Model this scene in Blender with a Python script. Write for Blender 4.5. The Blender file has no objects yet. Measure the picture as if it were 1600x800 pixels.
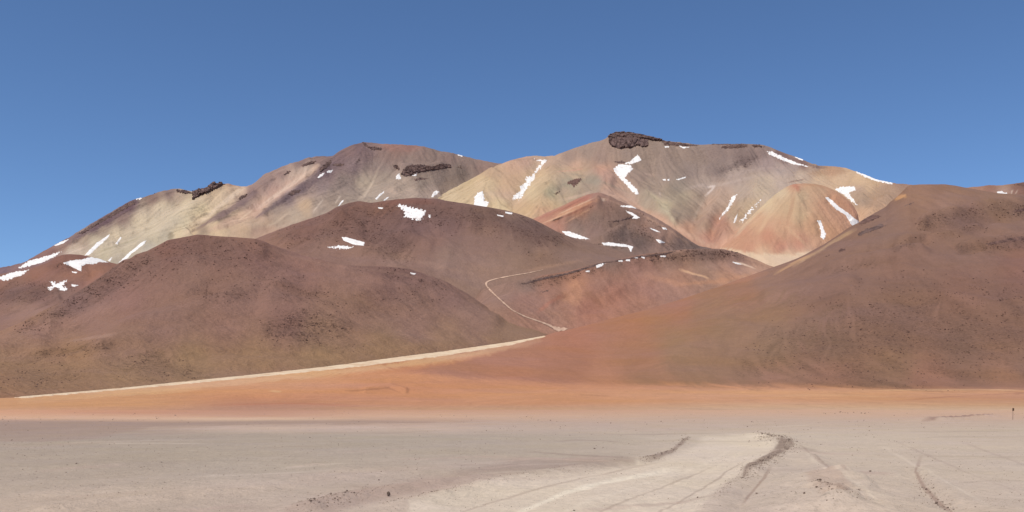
import bpy, math, random
import numpy as np

random.seed(7)
RNG = np.random.default_rng(7)
SC = bpy.context.scene
COL = SC.collection

# ------------------------------------------------------------------ camera
F = 1386.0          # focal length in photo pixels (photo 1600 px wide)
HOR = 630.0         # height of the horizon in the photo
H = 1.8             # eye height in metres
cam_d = bpy.data.cameras.new("camera")
cam_d.sensor_width = 36.0
cam_d.lens = 36.0 * F / 1600.0
cam_d.shift_y = (HOR - 400.0) / 1600.0
cam_d.clip_start = 0.1
cam_d.clip_end = 60000.0
cam = bpy.data.objects.new("camera", cam_d)
cam.location = (0, 0, H)
cam.rotation_euler = (math.radians(90), 0, 0)
COL.objects.link(cam)
SC.camera = cam

# ------------------------------------------------------------------ light
SUN_EL = 58.0
SUN_AZ = -148.0      # degrees clockwise from the view direction (+Y); negative = left
SKY_STRENGTH = 0.129
SUN_STRENGTH = 4.15
EXPOSURE = 0.0
d = (math.cos(math.radians(SUN_EL)) * math.sin(math.radians(SUN_AZ)),
     math.cos(math.radians(SUN_EL)) * math.cos(math.radians(SUN_AZ)),
     math.sin(math.radians(SUN_EL)))
world = bpy.data.worlds.new("World")
SC.world = world
world.use_nodes = True
wt = world.node_tree
wt.nodes.clear()
sky = wt.nodes.new("ShaderNodeTexSky")
sky.sky_type = 'NISHITA'
sky.sun_disc = False
sky.sun_elevation = math.radians(SUN_EL)
sky.sun_rotation = math.radians(SUN_AZ)
sky.altitude = 2800.0
sky.air_density = 1.0
sky.dust_density = 0.2
sky.ozone_density = 6.0
bg = wt.nodes.new("ShaderNodeBackground")
bg.inputs["Strength"].default_value = SKY_STRENGTH
wo = wt.nodes.new("ShaderNodeOutputWorld")
hsv = wt.nodes.new("ShaderNodeHueSaturation")
hsv.inputs["Saturation"].default_value = 1.03
wt.links.new(sky.outputs[0], hsv.inputs["Color"])
wt.links.new(hsv.outputs[0], bg.inputs[0])
wt.links.new(bg.outputs[0], wo.inputs[0])
sun_d = bpy.data.lights.new("sun", 'SUN')
sun_d.energy = SUN_STRENGTH
sun_d.angle = math.radians(0.5)
sun_d.color = (1.0, 0.925, 0.80)
sun = bpy.data.objects.new("sun", sun_d)
from mathutils import Vector
sun.rotation_euler = Vector(d).to_track_quat('Z', 'Y').to_euler()
COL.objects.link(sun)
SC.view_settings.view_transform = 'Standard'
SC.view_settings.look = 'None'
SC.view_settings.exposure = EXPOSURE
SC.view_settings.gamma = 1.0
SC.view_settings.use_curve_mapping = False
KA = 0.80           # albedo per linear display value


# ------------------------------------------------------------------ maths
def lin(c):
    c = np.asarray(c, float) / 255.0
    return np.where(c <= 0.04045, c / 12.92, ((c + 0.055) / 1.055) ** 2.4)


PERM = np.random.default_rng(3).permutation(256)
PERM = np.concatenate([PERM, PERM])
GA = np.random.default_rng(4).uniform(0, 2 * np.pi, 256)
GX, GY = np.cos(GA), np.sin(GA)


def perlin(x, y, seed=0):
    xi = np.floor(x).astype(np.int64)
    yi = np.floor(y).astype(np.int64)
    xf, yf = x - xi, y - yi
    xi = (xi + seed * 37) & 255
    yi = (yi + seed * 91) & 255
    u = xf * xf * xf * (xf * (xf * 6 - 15) + 10)
    v = yf * yf * yf * (yf * (yf * 6 - 15) + 10)

    def g(ix, iy, fx, fy):
        h = PERM[(PERM[ix & 255] + iy) & 255]
        return GX[h] * fx + GY[h] * fy
    a = g(xi, yi, xf, yf)
    b = g(xi + 1, yi, xf - 1, yf)
    c = g(xi, yi + 1, xf, yf - 1)
    e = g(xi + 1, yi + 1, xf - 1, yf - 1)
    return ((a + u * (b - a)) + v * ((c + u * (e - c)) - (a + u * (b - a)))) * 1.5


def fbm(x, y, octs=4, seed=0, gain=0.5, ridged=False):
    s = np.zeros_like(x, float)
    a, t, f = 1.0, 0.0, 1.0
    for o in range(octs):
        n = perlin(x * f + 13.7 * o, y * f - 7.3 * o, seed + o)
        if ridged:
            n = 1 - 2 * np.abs(n)
        s += a * n
        t += a
        a *= gain
        f *= 2.03
    return s / t


def sstep(a, b, x):
    t = np.clip((x - a) / (b - a), 0, 1)
    return t * t * (3 - 2 * t)


def seg_dist(px, py, pts, closed=False):
    """distance to a polyline and the parameter along it"""
    best = np.full(px.shape, 1e9)
    par = np.zeros(px.shape)
    pts = [tuple(p[:2]) for p in pts]
    segs = list(zip(pts[:-1], pts[1:]))
    if closed:
        segs.append((pts[-1], pts[0]))
    for i, ((ax, ay), (bx, by)) in enumerate(segs):
        dx, dy = bx - ax, by - ay
        L = dx * dx + dy * dy + 1e-9
        t = np.clip(((px - ax) * dx + (py - ay) * dy) / L, 0, 1)
        dd = np.hypot(px - ax - t * dx, py - ay - t * dy)
        m = dd < best
        best = np.where(m, dd, best)
        par = np.where(m, (i + t) / len(segs), par)
    return best, par


def poly_sdf(px, py, pts):
    """negative inside"""
    dist, _ = seg_dist(px, py, pts, True)
    inside = np.zeros(px.shape, bool)
    n = len(pts)
    j = n - 1
    for i in range(n):
        xi, yi = pts[i][:2]
        xj, yj = pts[j][:2]
        c = ((yi > py) != (yj > py)) & (px < (xj - xi) * (py - yi) / ((yj - yi) or 1e-9) + xi)
        inside ^= c
        j = i
    return np.where(inside, -dist, dist)


def gauss1(a, s, axis):
    n = int(max(1, round(s * 3)))
    k = np.exp(-0.5 * (np.arange(-n, n + 1) / s) ** 2)
    k /= k.sum()
    pad = [(0, 0)] * a.ndim
    pad[axis] = (n, n)
    b = np.pad(a, pad, mode='edge')
    out = np.zeros_like(a, float)
    for i, w in enumerate(k):
        sl = [slice(None)] * a.ndim
        sl[axis] = slice(i, i + a.shape[axis])
        out += w * b[tuple(sl)]
    return out


def cols_px(step=1.6, lo=-40, hi=1640):
    a = np.arange(lo, hi + 0.1, step)
    l = lo - np.cumsum(np.linspace(step, 40, 40))[::-1]
    r = hi + np.cumsum(np.linspace(step, 40, 40))
    return np.concatenate([l, a, r])


# ------------------------------------------------------------------ object helpers
def tag(o, label=None, cat=None, group=None, kind=None):
    if label:
        o["label"] = label
    if cat:
        o["category"] = cat
    if group:
        o["group"] = group
    if kind:
        o["kind"] = kind
    return o


def mesh_np(name, V, Q, mat, smooth=True, colors=None, fl=None, parent=None):
    """V (n,3); Q (m,k) faces all of one size"""
    me = bpy.data.meshes.new(name)
    V = np.ascontiguousarray(V, dtype=np.float32)
    Q = np.ascontiguousarray(Q, dtype=np.int32)
    m, k = Q.shape
    me.vertices.add(len(V))
    me.vertices.foreach_set("co", V.ravel())
    me.loops.add(m * k)
    me.loops.foreach_set("vertex_index", Q.ravel())
    me.polygons.add(m)
    me.polygons.foreach_set("loop_start", np.arange(m, dtype=np.int32) * k)
    me.polygons.foreach_set("loop_total", np.full(m, k, dtype=np.int32))
    me.polygons.foreach_set("use_smooth", np.full(m, smooth, dtype=bool))
    if colors is not None:
        at = me.color_attributes.new("mineral", 'FLOAT_COLOR', 'POINT')
        c = np.ones((len(V), 4), np.float32)
        c[:, :3] = colors
        at.data.foreach_set("color", c.ravel())
    if fl is not None:
        for nm, arr in fl.items():
            at = me.attributes.new(nm, 'FLOAT', 'POINT')
            at.data.foreach_set("value", np.ascontiguousarray(arr, dtype=np.float32).ravel())
    me.update()
    me.validate()
    me.materials.append(mat)
    o = bpy.data.objects.new(name, me)
    COL.objects.link(o)
    if parent:
        o.parent = parent
    return o


def grid_quads(nr, nc, keep=None):
    i = np.arange(nr * nc).reshape(nr, nc)
    q = np.stack([i[:-1, :-1], i[:-1, 1:], i[1:, 1:], i[1:, :-1]], -1)
    if keep is not None:
        q = q[keep]
    return q.reshape(-1, 4)


# ------------------------------------------------------------------ materials
def nd(t, typ, **kw):
    n = t.nodes.new(typ)
    for k, v in kw.items():
        if k.startswith("i_"):
            n.inputs[k[2:].replace("_", " ")].default_value = v
        else:
            setattr(n, k, v)
    return n


def mat_base(name, rough=0.95):
    m = bpy.data.materials.new(name)
    m.use_nodes = True
    t = m.node_tree
    b = t.nodes["Principled BSDF"]
    b.inputs["Roughness"].default_value = rough
    b.inputs["Specular IOR Level"].default_value = 0.15
    return m, t, b


def math_node(t, op, a, b=None, c=None):
    n = t.nodes.new("ShaderNodeMath")
    n.operation = op
    for i, v in enumerate((a, b, c)):
        if v is None:
            continue
        if isinstance(v, (int, float)):
            n.inputs[i].default_value = v
        else:
            t.links.new(v, n.inputs[i])
    return n.outputs[0]


def terrain_mat(name, layers, bumps, speck=None, zscale=1.0):
    """layers: (scale per metre, amplitude); bumps: (scale, height m); speck: (scale, lo, hi, darkness)"""
    m, t, b = mat_base(name)
    tc = nd(t, "ShaderNodeTexCoord")
    mp = nd(t, "ShaderNodeMapping")
    mp.inputs["Scale"].default_value = (1, 1, zscale)
    t.links.new(tc.outputs["Object"], mp.inputs["Vector"])
    at = nd(t, "ShaderNodeAttribute", attribute_name="mineral")
    fac = None
    for i, (s, a) in enumerate(layers):
        n = nd(t, "ShaderNodeTexNoise", i_Scale=s, i_Detail=4.0, i_Roughness=0.6)
        t.links.new(mp.outputs[0], n.inputs["Vector"])
        v = math_node(t, 'MULTIPLY_ADD', n.outputs["Fac"], 2 * a, 1 - a)
        fac = v if fac is None else math_node(t, 'MULTIPLY', fac, v)
    if speck:
        ra = nd(t, "ShaderNodeAttribute", attribute_name="rubble")
        for (s, lo, hi, dk) in speck:
            n = nd(t, "ShaderNodeTexNoise", i_Scale=s, i_Detail=3.0, i_Roughness=0.7)
            t.links.new(mp.outputs[0], n.inputs["Vector"])
            mr = nd(t, "ShaderNodeMapRange")
            mr.inputs["From Min"].default_value = lo
            mr.inputs["From Max"].default_value = hi
            t.links.new(n.outputs["Fac"], mr.inputs["Value"])
            v = math_node(t, 'MULTIPLY', mr.outputs[0], ra.outputs["Fac"])
            v = math_node(t, 'MULTIPLY_ADD', v, -dk, 1.0)
            fac = math_node(t, 'MULTIPLY', fac, v)
    mx = nd(t, "ShaderNodeVectorMath", operation='SCALE')
    t.links.new(at.outputs["Color"], mx.inputs[0])
    t.links.new(fac, mx.inputs["Scale"])
    # slight hue drift
    n2 = nd(t, "ShaderNodeTexNoise", i_Scale=layers[0][0] * 0.6, i_Detail=3.0)
    t.links.new(mp.outputs[0], n2.inputs["Vector"])
    hs = nd(t, "ShaderNodeHueSaturation")
    t.links.new(math_node(t, 'MULTIPLY_ADD', n2.outputs["Fac"], 0.024, 0.488), hs.inputs["Hue"])
    t.links.new(math_node(t, 'MULTIPLY_ADD', n2.outputs["Fac"], 0.30, 0.85), hs.inputs["Saturation"])
    t.links.new(mx.outputs[0], hs.inputs["Color"])
    t.links.new(hs.outputs[0], b.inputs["Base Color"])
    prev = None
    for (s, h) in bumps:
        n = nd(t, "ShaderNodeTexNoise", i_Scale=s, i_Detail=5.0, i_Roughness=0.65)
        t.links.new(mp.outputs[0], n.inputs["Vector"])
        bp = nd(t, "ShaderNodeBump", i_Strength=1.0, i_Distance=h)
        t.links.new(n.outputs["Fac"], bp.inputs["Height"])
        if prev:
            t.links.new(prev, bp.inputs["Normal"])
        prev = bp.outputs[0]
    t.links.new(prev, b.inputs["Normal"])
    return m


def rock_mat(name, c1, c2, scale, bump):
    m, t, b = mat_base(name, 0.9)
    tc = nd(t, "ShaderNodeTexCoord")
    n = nd(t, "ShaderNodeTexNoise", i_Scale=scale, i_Detail=5.0, i_Roughness=0.65)
    t.links.new(tc.outputs["Object"], n.inputs["Vector"])
    cr = nd(t, "ShaderNodeValToRGB")
    cr.color_ramp.elements[0].position = 0.35
    cr.color_ramp.elements[1].position = 0.68
    cr.color_ramp.elements[0].color = (*(lin(c1) * KA), 1)
    cr.color_ramp.elements[1].color = (*(lin(c2) * KA), 1)
    t.links.new(n.outputs["Fac"], cr.inputs[0])
    t.links.new(cr.outputs[0], b.inputs["Base Color"])
    bp = nd(t, "ShaderNodeBump", i_Strength=0.8, i_Distance=bump)
    n2 = nd(t, "ShaderNodeTexNoise", i_Scale=scale * 3, i_Detail=5.0)
    t.links.new(tc.outputs["Object"], n2.inputs["Vector"])
    t.links.new(n2.outputs["Fac"], bp.inputs["Height"])
    t.links.new(bp.outputs[0], b.inputs["Normal"])
    return m


M_GROUND = terrain_mat("plain_dust", [(0.35, 0.10), (1.6, 0.14), (7.0, 0.16), (0.06, 0.06)],
                       [(3.5, 0.05), (16.0, 0.025)], speck=[(5.0, 0.58, 0.63, 0.30), (12.0, 0.58, 0.64, 0.35)])
M_APRON = terrain_mat("hill_soil", [(0.012, 0.06), (0.06, 0.12), (0.30, 0.20)],
                      [(0.10, 1.6), (0.45, 1.0)], speck=[(0.22, 0.50, 0.57, 0.34), (0.5, 0.51, 0.58, 0.34)])
M_HILL = terrain_mat("hill_gravel", [(0.010, 0.06), (0.05, 0.12), (0.24, 0.22)],
                     [(0.07, 3.0), (0.30, 1.8)], speck=[(0.16, 0.50, 0.57, 0.36), (0.40, 0.51, 0.58, 0.36)])
M_MTN = terrain_mat("mountain_scree", [(0.004, 0.05), (0.02, 0.07), (0.12, 0.08)],
                    [(0.025, 7.0), (0.12, 3.0)], speck=[(0.07, 0.50, 0.62, 0.50), (0.2, 0.52, 0.64, 0.35)])
M_CRAG = rock_mat("dark_volcanic_rock", (82, 65, 63), (138, 112, 103), 0.05, 3.0)
M_CRAG_RED = rock_mat("brown_volcanic_rock", (88, 66, 61), (140, 108, 97), 0.07, 2.0)
M_BOULDER = rock_mat("boulder_rock", (72, 53, 50), (128, 98, 89), 0.09, 0.8)
M_STONE = rock_mat("desert_stone", (138, 118, 104), (200, 180, 162), 9.0, 0.01)
M_STONE_DARK = rock_mat("dark_stone", (92, 76, 67), (150, 130, 115), 9.0, 0.01)


def snow_mat():
    m, t, b = mat_base("old_snow", 0.7)
    tc = nd(t, "ShaderNodeTexCoord")
    n = nd(t, "ShaderNodeTexNoise", i_Scale=0.05, i_Detail=6.0, i_Roughness=0.7)
    t.links.new(tc.outputs["Object"], n.inputs["Vector"])
    cr = nd(t, "ShaderNodeValToRGB")
    cr.color_ramp.elements[0].position = 0.30
    cr.color_ramp.elements[0].color = (0.60, 0.54, 0.50, 1)
    cr.color_ramp.elements[1].position = 0.50
    cr.color_ramp.elements[1].color = (0.77, 0.745, 0.72, 1)
    t.links.new(n.outputs["Fac"], cr.inputs[0])
    t.links.new(cr.outputs[0], b.inputs["Base Color"])
    bp = nd(t, "ShaderNodeBump", i_Strength=0.5, i_Distance=1.5)
    t.links.new(n.outputs["Fac"], bp.inputs["Height"])
    t.links.new(bp.outputs[0], b.inputs["Normal"])
    return m


M_SNOW = snow_mat()


def road_mat():
    m, t, b = mat_base("pale_dust_road", 0.95)
    tc = nd(t, "ShaderNodeTexCoord")
    n = nd(t, "ShaderNodeTexNoise", i_Scale=0.06, i_Detail=6.0, i_Roughness=0.7)
    t.links.new(tc.outputs["Object"], n.inputs["Vector"])
    cr = nd(t, "ShaderNodeValToRGB")
    cr.color_ramp.elements[0].position = 0.30
    cr.color_ramp.elements[0].color = (*(lin((212, 172, 136)) * KA), 1)
    cr.color_ramp.elements[1].position = 0.55
    cr.color_ramp.elements[1].color = (*(lin((236, 212, 180)) * KA), 1)
    t.links.new(n.outputs["Fac"], cr.inputs[0])
    t.links.new(cr.outputs[0], b.inputs["Base Color"])
    return m


M_ROAD = road_mat()
M_ROAD_UP = road_mat()
M_ROAD_UP.name = "pinkish_dust_road"
for e_, c_ in zip([n for n in M_ROAD_UP.node_tree.nodes if n.type == 'VALTORGB'][0].color_ramp.elements, ((178, 142, 122), (214, 180, 156))):
    e_.color = (*(lin(c_) * KA), 1)


# ------------------------------------------------------------------ landforms
class Land:
    """a hill built as a loft from foot to crest and down its far side"""

    def __init__(s, name, curves, rows, step=1.6, mat=None, lo=-40, hi=1640):
        # curves: near -> far, each dict py=[(px,py)..] or z=[(px,z)..], Y=[(px,Y)..]; 'crest' index = s.ci
        s.name, s.mat = name, mat
        s.px = cols_px(step, lo, hi)
        nc = len(s.px)
        Ys, Zs = [], []
        for i, c in enumerate(curves):
            Y = gauss1(np.interp(s.px, *zip(*c["Y"])), 26.0, 0)
            if "py" in c:
                py = gauss1(np.interp(s.px, *zip(*c["py"])), 1.2 if c.get("crest") else 22.0, 0)
                z = H + (HOR - py) * Y / F
            elif "z" in c:
                z = np.interp(s.px, *zip(*c["z"]))
            else:                       # drop below the previous curve
                z = Zs[-1] - np.interp(s.px, *zip(*c["drop"]))
                Y = Ys[-1] + Y
            if c.get("crest"):
                s.ci = i
                s.target = py
            Ys.append(Y)
            Zs.append(z)
        Ys, Zs = np.array(Ys), np.array(Zs)
        sp = np.concatenate([np.linspace(i, i + 1, n, endpoint=False) for i, n in enumerate(rows)] + [[len(rows)]])
        s.Y = s.pchip(Ys, sp)
        s.Z = s.pchip(Zs, sp)
        s.crow = int(sum(rows[:s.ci]))
        s.sp = sp
        s.rub = np.zeros(s.Y.shape)
        s.fix_crest(smooth=0.0)

    @staticmethod
    def pchip(A, sp):
        D = np.diff(A, axis=0)
        m = np.zeros_like(A)
        p = D[:-1] * D[1:]
        with np.errstate(divide='ignore', invalid='ignore'):
            hm = 2 * p / (D[:-1] + D[1:])
        m[1:-1] = np.where(p > 0, hm, 0)
        m[0], m[-1] = D[0], D[-1]
        k = np.minimum(sp.astype(int), len(A) - 2)
        t = (sp - k)[:, None]
        h00 = 2 * t ** 3 - 3 * t ** 2 + 1
        h10 = t ** 3 - 2 * t ** 2 + t
        h01 = -2 * t ** 3 + 3 * t ** 2
        h11 = t ** 3 - t ** 2
        return h00 * A[k] + h10 * m[k] + h01 * A[k + 1] + h11 * m[k + 1]

    @property
    def X(s):
        return (s.px[None, :] - 800) / F * s.Y

    @property
    def PY(s):
        return HOR - F * (s.Z - H) / s.Y

    @property
    def PX(s):
        return np.broadcast_to(s.px[None, :], s.Y.shape)

    def fix_crest(s, smooth=4.0):
        pm = s.PY.min(axis=0)
        f = (HOR - s.target) / (HOR - pm)
        if smooth:
            f = gauss1(f, smooth, 0)
        f = np.clip(f, 0.3, 2.5)
        w = np.ones(s.Y.shape[0])
        w[:s.crow] = np.linspace(0, 1, s.crow) ** 1.5
        fac = 1 + (f[None, :] - 1) * w[:, None]
        s.Z = H + (s.Z - H) * fac

    def stroke(s, pts, width, amp, sharp=False):
        """raise (+) or cut (-) a ridge along a line on the slope; width in photo px, amp in metres"""
        dd, par = seg_dist(s.PX, s.PY0, pts)
        if sharp:
            g = np.clip(1 - dd / (width * 2.0), 0, 1)
        else:
            g = np.exp(-0.5 * (dd / width) ** 2)
        g = g * sstep(0, 0.12, par) * sstep(0, 0.12, 1 - par) if not sharp else g * sstep(-0.001, 0.1, 1 - par)
        s.Z = s.Z + amp * g * s.front

    def begin(s):
        s.PY0 = s.PY.copy()
        r = np.arange(s.Y.shape[0])
        s.front = (1 - sstep(s.crow, s.crow + 8, r.astype(float)))[:, None] * np.ones(s.Y.shape)

    def cone(s, ridge, slope, k=20.0, noise=0.0):
        """smooth-max with a ridge of constant side slope; ridge = [(px,py,Y)...]"""
        P = [((a - 800) / F * Y, Y, H + (HOR - b) * Y / F) for a, b, Y in ridge]
        X = s.X
        best = np.full(X.shape, -1e9)
        for (ax, ay, az), (bx, by, bz) in zip(P[:-1], P[1:]):
            dx, dy = bx - ax, by - ay
            t = np.clip(((X - ax) * dx + (s.Y - ay) * dy) / (dx * dx + dy * dy + 1e-9), 0, 1)
            dist = np.hypot(X - ax - t * dx, s.Y - ay - t * dy)
            if noise:
                ang = np.arctan2(X - ax, s.Y - ay)
                dist = dist * (1 + noise * perlin(ang * 5.0, dist * 0.002, 5))
            best = np.maximum(best, az + t * (bz - az) - slope * dist)
        dlt = best - s.Z
        s.Z = s.Z + np.where(dlt > 0, dlt, 0) * 1.0 + k * np.exp(-np.abs(dlt) / k) * 0.5 - 0.0
        return dlt

    def noise(s, wl, amp, octs=5, seed=0, ridged=False, crest=0.25, gain=0.5, aniso=1.0):
        n = fbm(s.X / wl, s.Y / (wl * aniso), octs, seed, gain, ridged)
        r = np.arange(s.Y.shape[0]).astype(float)
        w = crest + (1 - crest) * sstep(0, 45, np.abs(r - s.crow))
        s.Z = s.Z + n * amp * w[:, None]

    def flow(s, L=28, bias=(0, 0), seed=0, smooth=3.0, wl=1.0):
        """white noise smeared along the fall line: talus streaks"""
        Zs = gauss1(gauss1(s.Z, smooth, 0), smooth, 1)
        X, Y = s.X, s.Y
        Xr, Xc = np.gradient(X)
        Yr, Yc = np.gradient(Y)
        Zr, Zc = np.gradient(Zs)
        det = Xc * Yr - Xr * Yc
        det = np.where(np.abs(det) < 1e-6, 1e-6, det)
        gx = (Zc * Yr - Zr * Yc) / det
        gy = (Xc * Zr - Xr * Zc) / det
        gx, gy = -gx + bias[0], -gy + bias[1]
        gl = np.hypot(gx, gy) + 1e-6
        gx, gy = gx / gl, gy / gl
        dc = (gx * Yr - gy * Xr) / det
        dr = (Xc * gy - Yc * gx) / det
        PYr, PYc = np.gradient(s.PY)
        step = np.gradient(s.px)[None, :]
        sx = dc * step
        sy = PYr * dr + PYc * dc
        sl = np.hypot(sx, sy) + 1e-6
        dc, dr = dc / sl * 1.5, dr / sl * 1.5
        dc, dr = np.clip(dc, -2, 2), np.clip(dr, -6, 6)
        nr, nc = s.Y.shape
        W = np.random.default_rng(seed + 11).normal(size=(nr, nc))
        W = gauss1(W, wl, 1)
        W = gauss1(W, wl, 0)
        acc = np.zeros((nr, nc))
        R, C = np.meshgrid(np.arange(nr).astype(float), np.arange(nc).astype(float), indexing='ij')
        for sgn in (1, -1):
            r, c = R.copy(), C.copy()
            for k in range(L):
                ri = np.clip(r.astype(int), 0, nr - 1)
                ci = np.clip(c.astype(int), 0, nc - 1)
                acc += W[ri, ci] * (1 - k / L)
                r = r + sgn * dr[ri, ci]
                c = c + sgn * dc[ri, ci]
        acc /= acc.std() + 1e-9
        return np.clip(acc, -2.5, 2.5)

    def gully(s, amp, L, seed, wl=0.7, bias=(0, 0)):
        """fine erosion ribs running down the fall line"""
        g = s.flow(L, bias=bias, seed=seed, wl=wl)
        r = np.arange(s.Y.shape[0]).astype(float)
        s.Z = s.Z + amp * g * 0.6 * (0.15 + 0.85 * sstep(0, 40, np.abs(r - s.crow)))[:, None] * s.front

    def look(s, px, py):
        """3-D point of the slope that the photo pixel falls on"""
        c = np.interp(px, s.px, np.arange(len(s.px)))
        c0 = int(min(max(math.floor(c), 0), len(s.px) - 2))
        out = []
        for cc in (c0, c0 + 1):
            P = s.PYc[:s.prow[cc] + 1, cc]
            # visible envelope is non-increasing: running minimum
            k = np.argmax(P <= py) if (P <= py).any() else len(P) - 1
            if k == 0:
                out.append((s.Y[0, cc], s.Z[0, cc]))
            else:
                t = np.clip((P[k - 1] - py) / (P[k - 1] - P[k] + 1e-9), 0, 1)
                out.append((s.Y[k - 1, cc] + t * (s.Y[k, cc] - s.Y[k - 1, cc]),
                            s.Z[k - 1, cc] + t * (s.Z[k, cc] - s.Z[k - 1, cc])))
        w = min(max(c - c0, 0), 1)
        Y = out[0][0] * (1 - w) + out[1][0] * w
        Z = out[0][1] * (1 - w) + out[1][1] * w
        return np.array([(px - 800) / F * Y, Y, Z])

    def done(s):
        s.PYc = s.PY.copy()
        s.prow = np.argmin(s.PYc, axis=0)
        s.crest = s.PYc.min(axis=0)

    def covers(s, px, py, m=0.0):
        return py >= np.interp(px, s.px, s.crest) - m

    def build(s, color, label=None):
        ds = {"mountain": 0.17, "mountain_spur": 0.24}.get(s.name, getattr(s, "desat", 0.0))
        self_left = bool(label and 'left' in label)
        g = (color @ np.array([0.3, 0.55, 0.15]))[..., None]
        color = color * (1 - ds) + g * ds
        color = color * np.array({"mountain": (1.06, 1.01, 1.03) if self_left else (1.0, 0.965, 0.98), "mountain_spur": (1.02, 1.03, 0.98)}.get(s.name, (1.06, 1.065, 0.995)))
        V = np.stack([s.X, s.Y, s.Z], -1).reshape(-1, 3)
        nr, nc = s.Y.shape
        if getattr(s, 'bright', 0):
            color = color * s.bright
        s.obj = mesh_np(s.name, V, grid_quads(nr, nc), s.mat, True, color.reshape(-1, 3), {"rubble": s.rub})
        tag(s.obj, label, kind="structure")
        return s.obj


def shepard(px, py, pts, ay=1.0, p=3.0):
    num = np.zeros(px.shape + (3,))
    den = np.zeros(px.shape)
    for x, y, c in pts:
        w = 1.0 / (((px - x) ** 2 + ((py - y) * ay) ** 2) + 40.0) ** (p / 2)
        num += w[..., None] * lin(c)
        den += w
    return num / den[..., None]


def paint(colr, px, py, layers, W):
    """layers: ('p', pts, rgb, soft, alpha) polygon or ('s', pts, width, rgb, alpha) stroke"""
    for L in layers:
        if L[0] == 'p':
            _, pts, rgb, soft, al = L[:5]
            wp = L[5] if len(L) > 5 else soft * 0.8
            a = 1 - sstep(-soft, soft, poly_sdf(px, py, pts) + W * wp)
        else:
            _, pts, wd, rgb, al = L[:5]
            dd, par = seg_dist(px, py, pts)
            taper = sstep(0, 0.2, par) * sstep(0, 0.2, 1 - par)
            a = (1 - sstep(0.3 * wd, 1.2 * wd, dd + W * wd * 0.35)) * (0.35 + 0.65 * taper)
        a = (a * al)[..., None]
        colr = colr * (1 - a) + lin(rgb) * a
    return colr


def rubble_mask(px, py, polys, W):
    r = np.zeros(px.shape)
    for pts, soft, al in polys:
        soft = soft * 1.5
        r = np.maximum(r, al * 0.85 * (1 - sstep(-soft, soft, poly_sdf(px, py, pts) + W * soft * 0.9)))
    return r


PLAIN_PTS = []
for pxx, rows_ in {
    0: [(606, (196, 146, 116)), (615, (204, 150, 118)), (625, (212, 158, 122)), (635, (212, 158, 123)), (645, (215, 166, 134)), (653, (218, 178, 150)), (661, (174, 150, 137)), (672, (170, 149, 136)), (682, (178, 161, 147)), (700, (181, 165, 150)), (730, (184, 168, 152)), (765, (190, 173, 157)), (800, (196, 178, 162))],
    200: [(612, (210, 154, 118)), (625, (212, 156, 119)), (635, (211, 156, 121)), (645, (204, 154, 126)), (653, (217, 180, 153)), (661, (172, 148, 134)), (670, (180, 158, 143)), (682, (176, 160, 146)), (700, (182, 167, 151)), (730, (184, 168, 152)), (765, (192, 175, 160)), (800, (198, 180, 164))],
    400: [(600, (214, 156, 116)), (612, (213, 151, 112)), (622, (207, 144, 110)), (631, (196, 140, 116)), (640, (192, 145, 122)), (650, (204, 162, 138)), (654, (219, 187, 160)), (660, (180, 155, 138)), (669, (206, 182, 166)), (680, (180, 165, 150)), (700, (184, 169, 153)), (730, (188, 173, 157)), (765, (198, 181, 166)), (800, (196, 177, 162))],
    620: [(590, (208, 146, 110)), (606, (207, 144, 110)), (618, (208, 146, 112)), (632, (206, 148, 116)), (641, (203, 158, 130)), (650, (213, 176, 150)), (658, (186, 158, 140)), (668, (204, 180, 165)), (682, (182, 168, 153)), (710, (186, 171, 156)), (740, (192, 175, 160)), (770, (200, 180, 166)), (800, (204, 186, 169))],
    820: [(604, (205, 145, 113)), (615, (210, 151, 116)), (630, (209, 150, 116)), (641, (204, 162, 135)), (650, (208, 174, 150)), (660, (196, 172, 156)), (670, (196, 176, 162)), (682, (186, 171, 156)), (710, (187, 172, 157)), (730, (192, 174, 160)), (760, (208, 190, 171)), (800, (212, 195, 175))],
    1200: [(604, (204, 146, 114)), (612, (216, 161, 126)), (626, (213, 158, 124)), (636, (214, 172, 142)), (646, (208, 174, 150)), (656, (201, 177, 159)), (666, (200, 180, 163)), (682, (208, 192, 174)), (710, (208, 191, 174)), (740, (206, 189, 173)), (800, (206, 188, 173))],
    1600: [(604, (176, 128, 104)), (612, (210, 156, 124)), (622, (200, 146, 119)), (631, (206, 158, 129)), (640, (212, 176, 148)), (650, (206, 174, 152)), (660, (201, 178, 160)), (672, (202, 184, 166)), (700, (205, 188, 171)), (740, (208, 191, 174)), (800, (206, 188, 172))],
}.items():
    for y_, c_ in rows_:
        PLAIN_PTS.append((pxx, y_, c_))


def plain_color(px, py):
    """bands of the playa and the orange apron: interpolate down each listed column, then across"""
    keys = sorted(set(p[0] for p in PLAIN_PTS))
    stack = []
    for k in keys:
        r = sorted((p[1], p[2]) for p in PLAIN_PTS if p[0] == k)
        ys = [a for a, _ in r]
        cs = np.array([lin(b) for _, b in r])
        stack.append(np.stack([np.interp(py, ys, cs[:, i]) for i in range(3)], -1))
    stack = np.array(stack)
    f = np.clip(np.interp(px, keys, np.arange(len(keys))), 0, len(keys) - 1.0001)
    i = f.astype(int)
    t = (f - i)[..., None]
    t = t * t * (3 - 2 * t)
    n, m = px.shape
    I, J = np.meshgrid(np.arange(n), np.arange(m), indexing='ij')
    return stack[i, I, J] * (1 - t) + stack[i + 1, I, J] * t


# ================================================================== PLAIN
def gpt(px, py):
    """ground point of the flat plain seen at a photo pixel"""
    Y = F * H / (py - HOR)
    return ((px - 800) / F * Y, Y)


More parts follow.
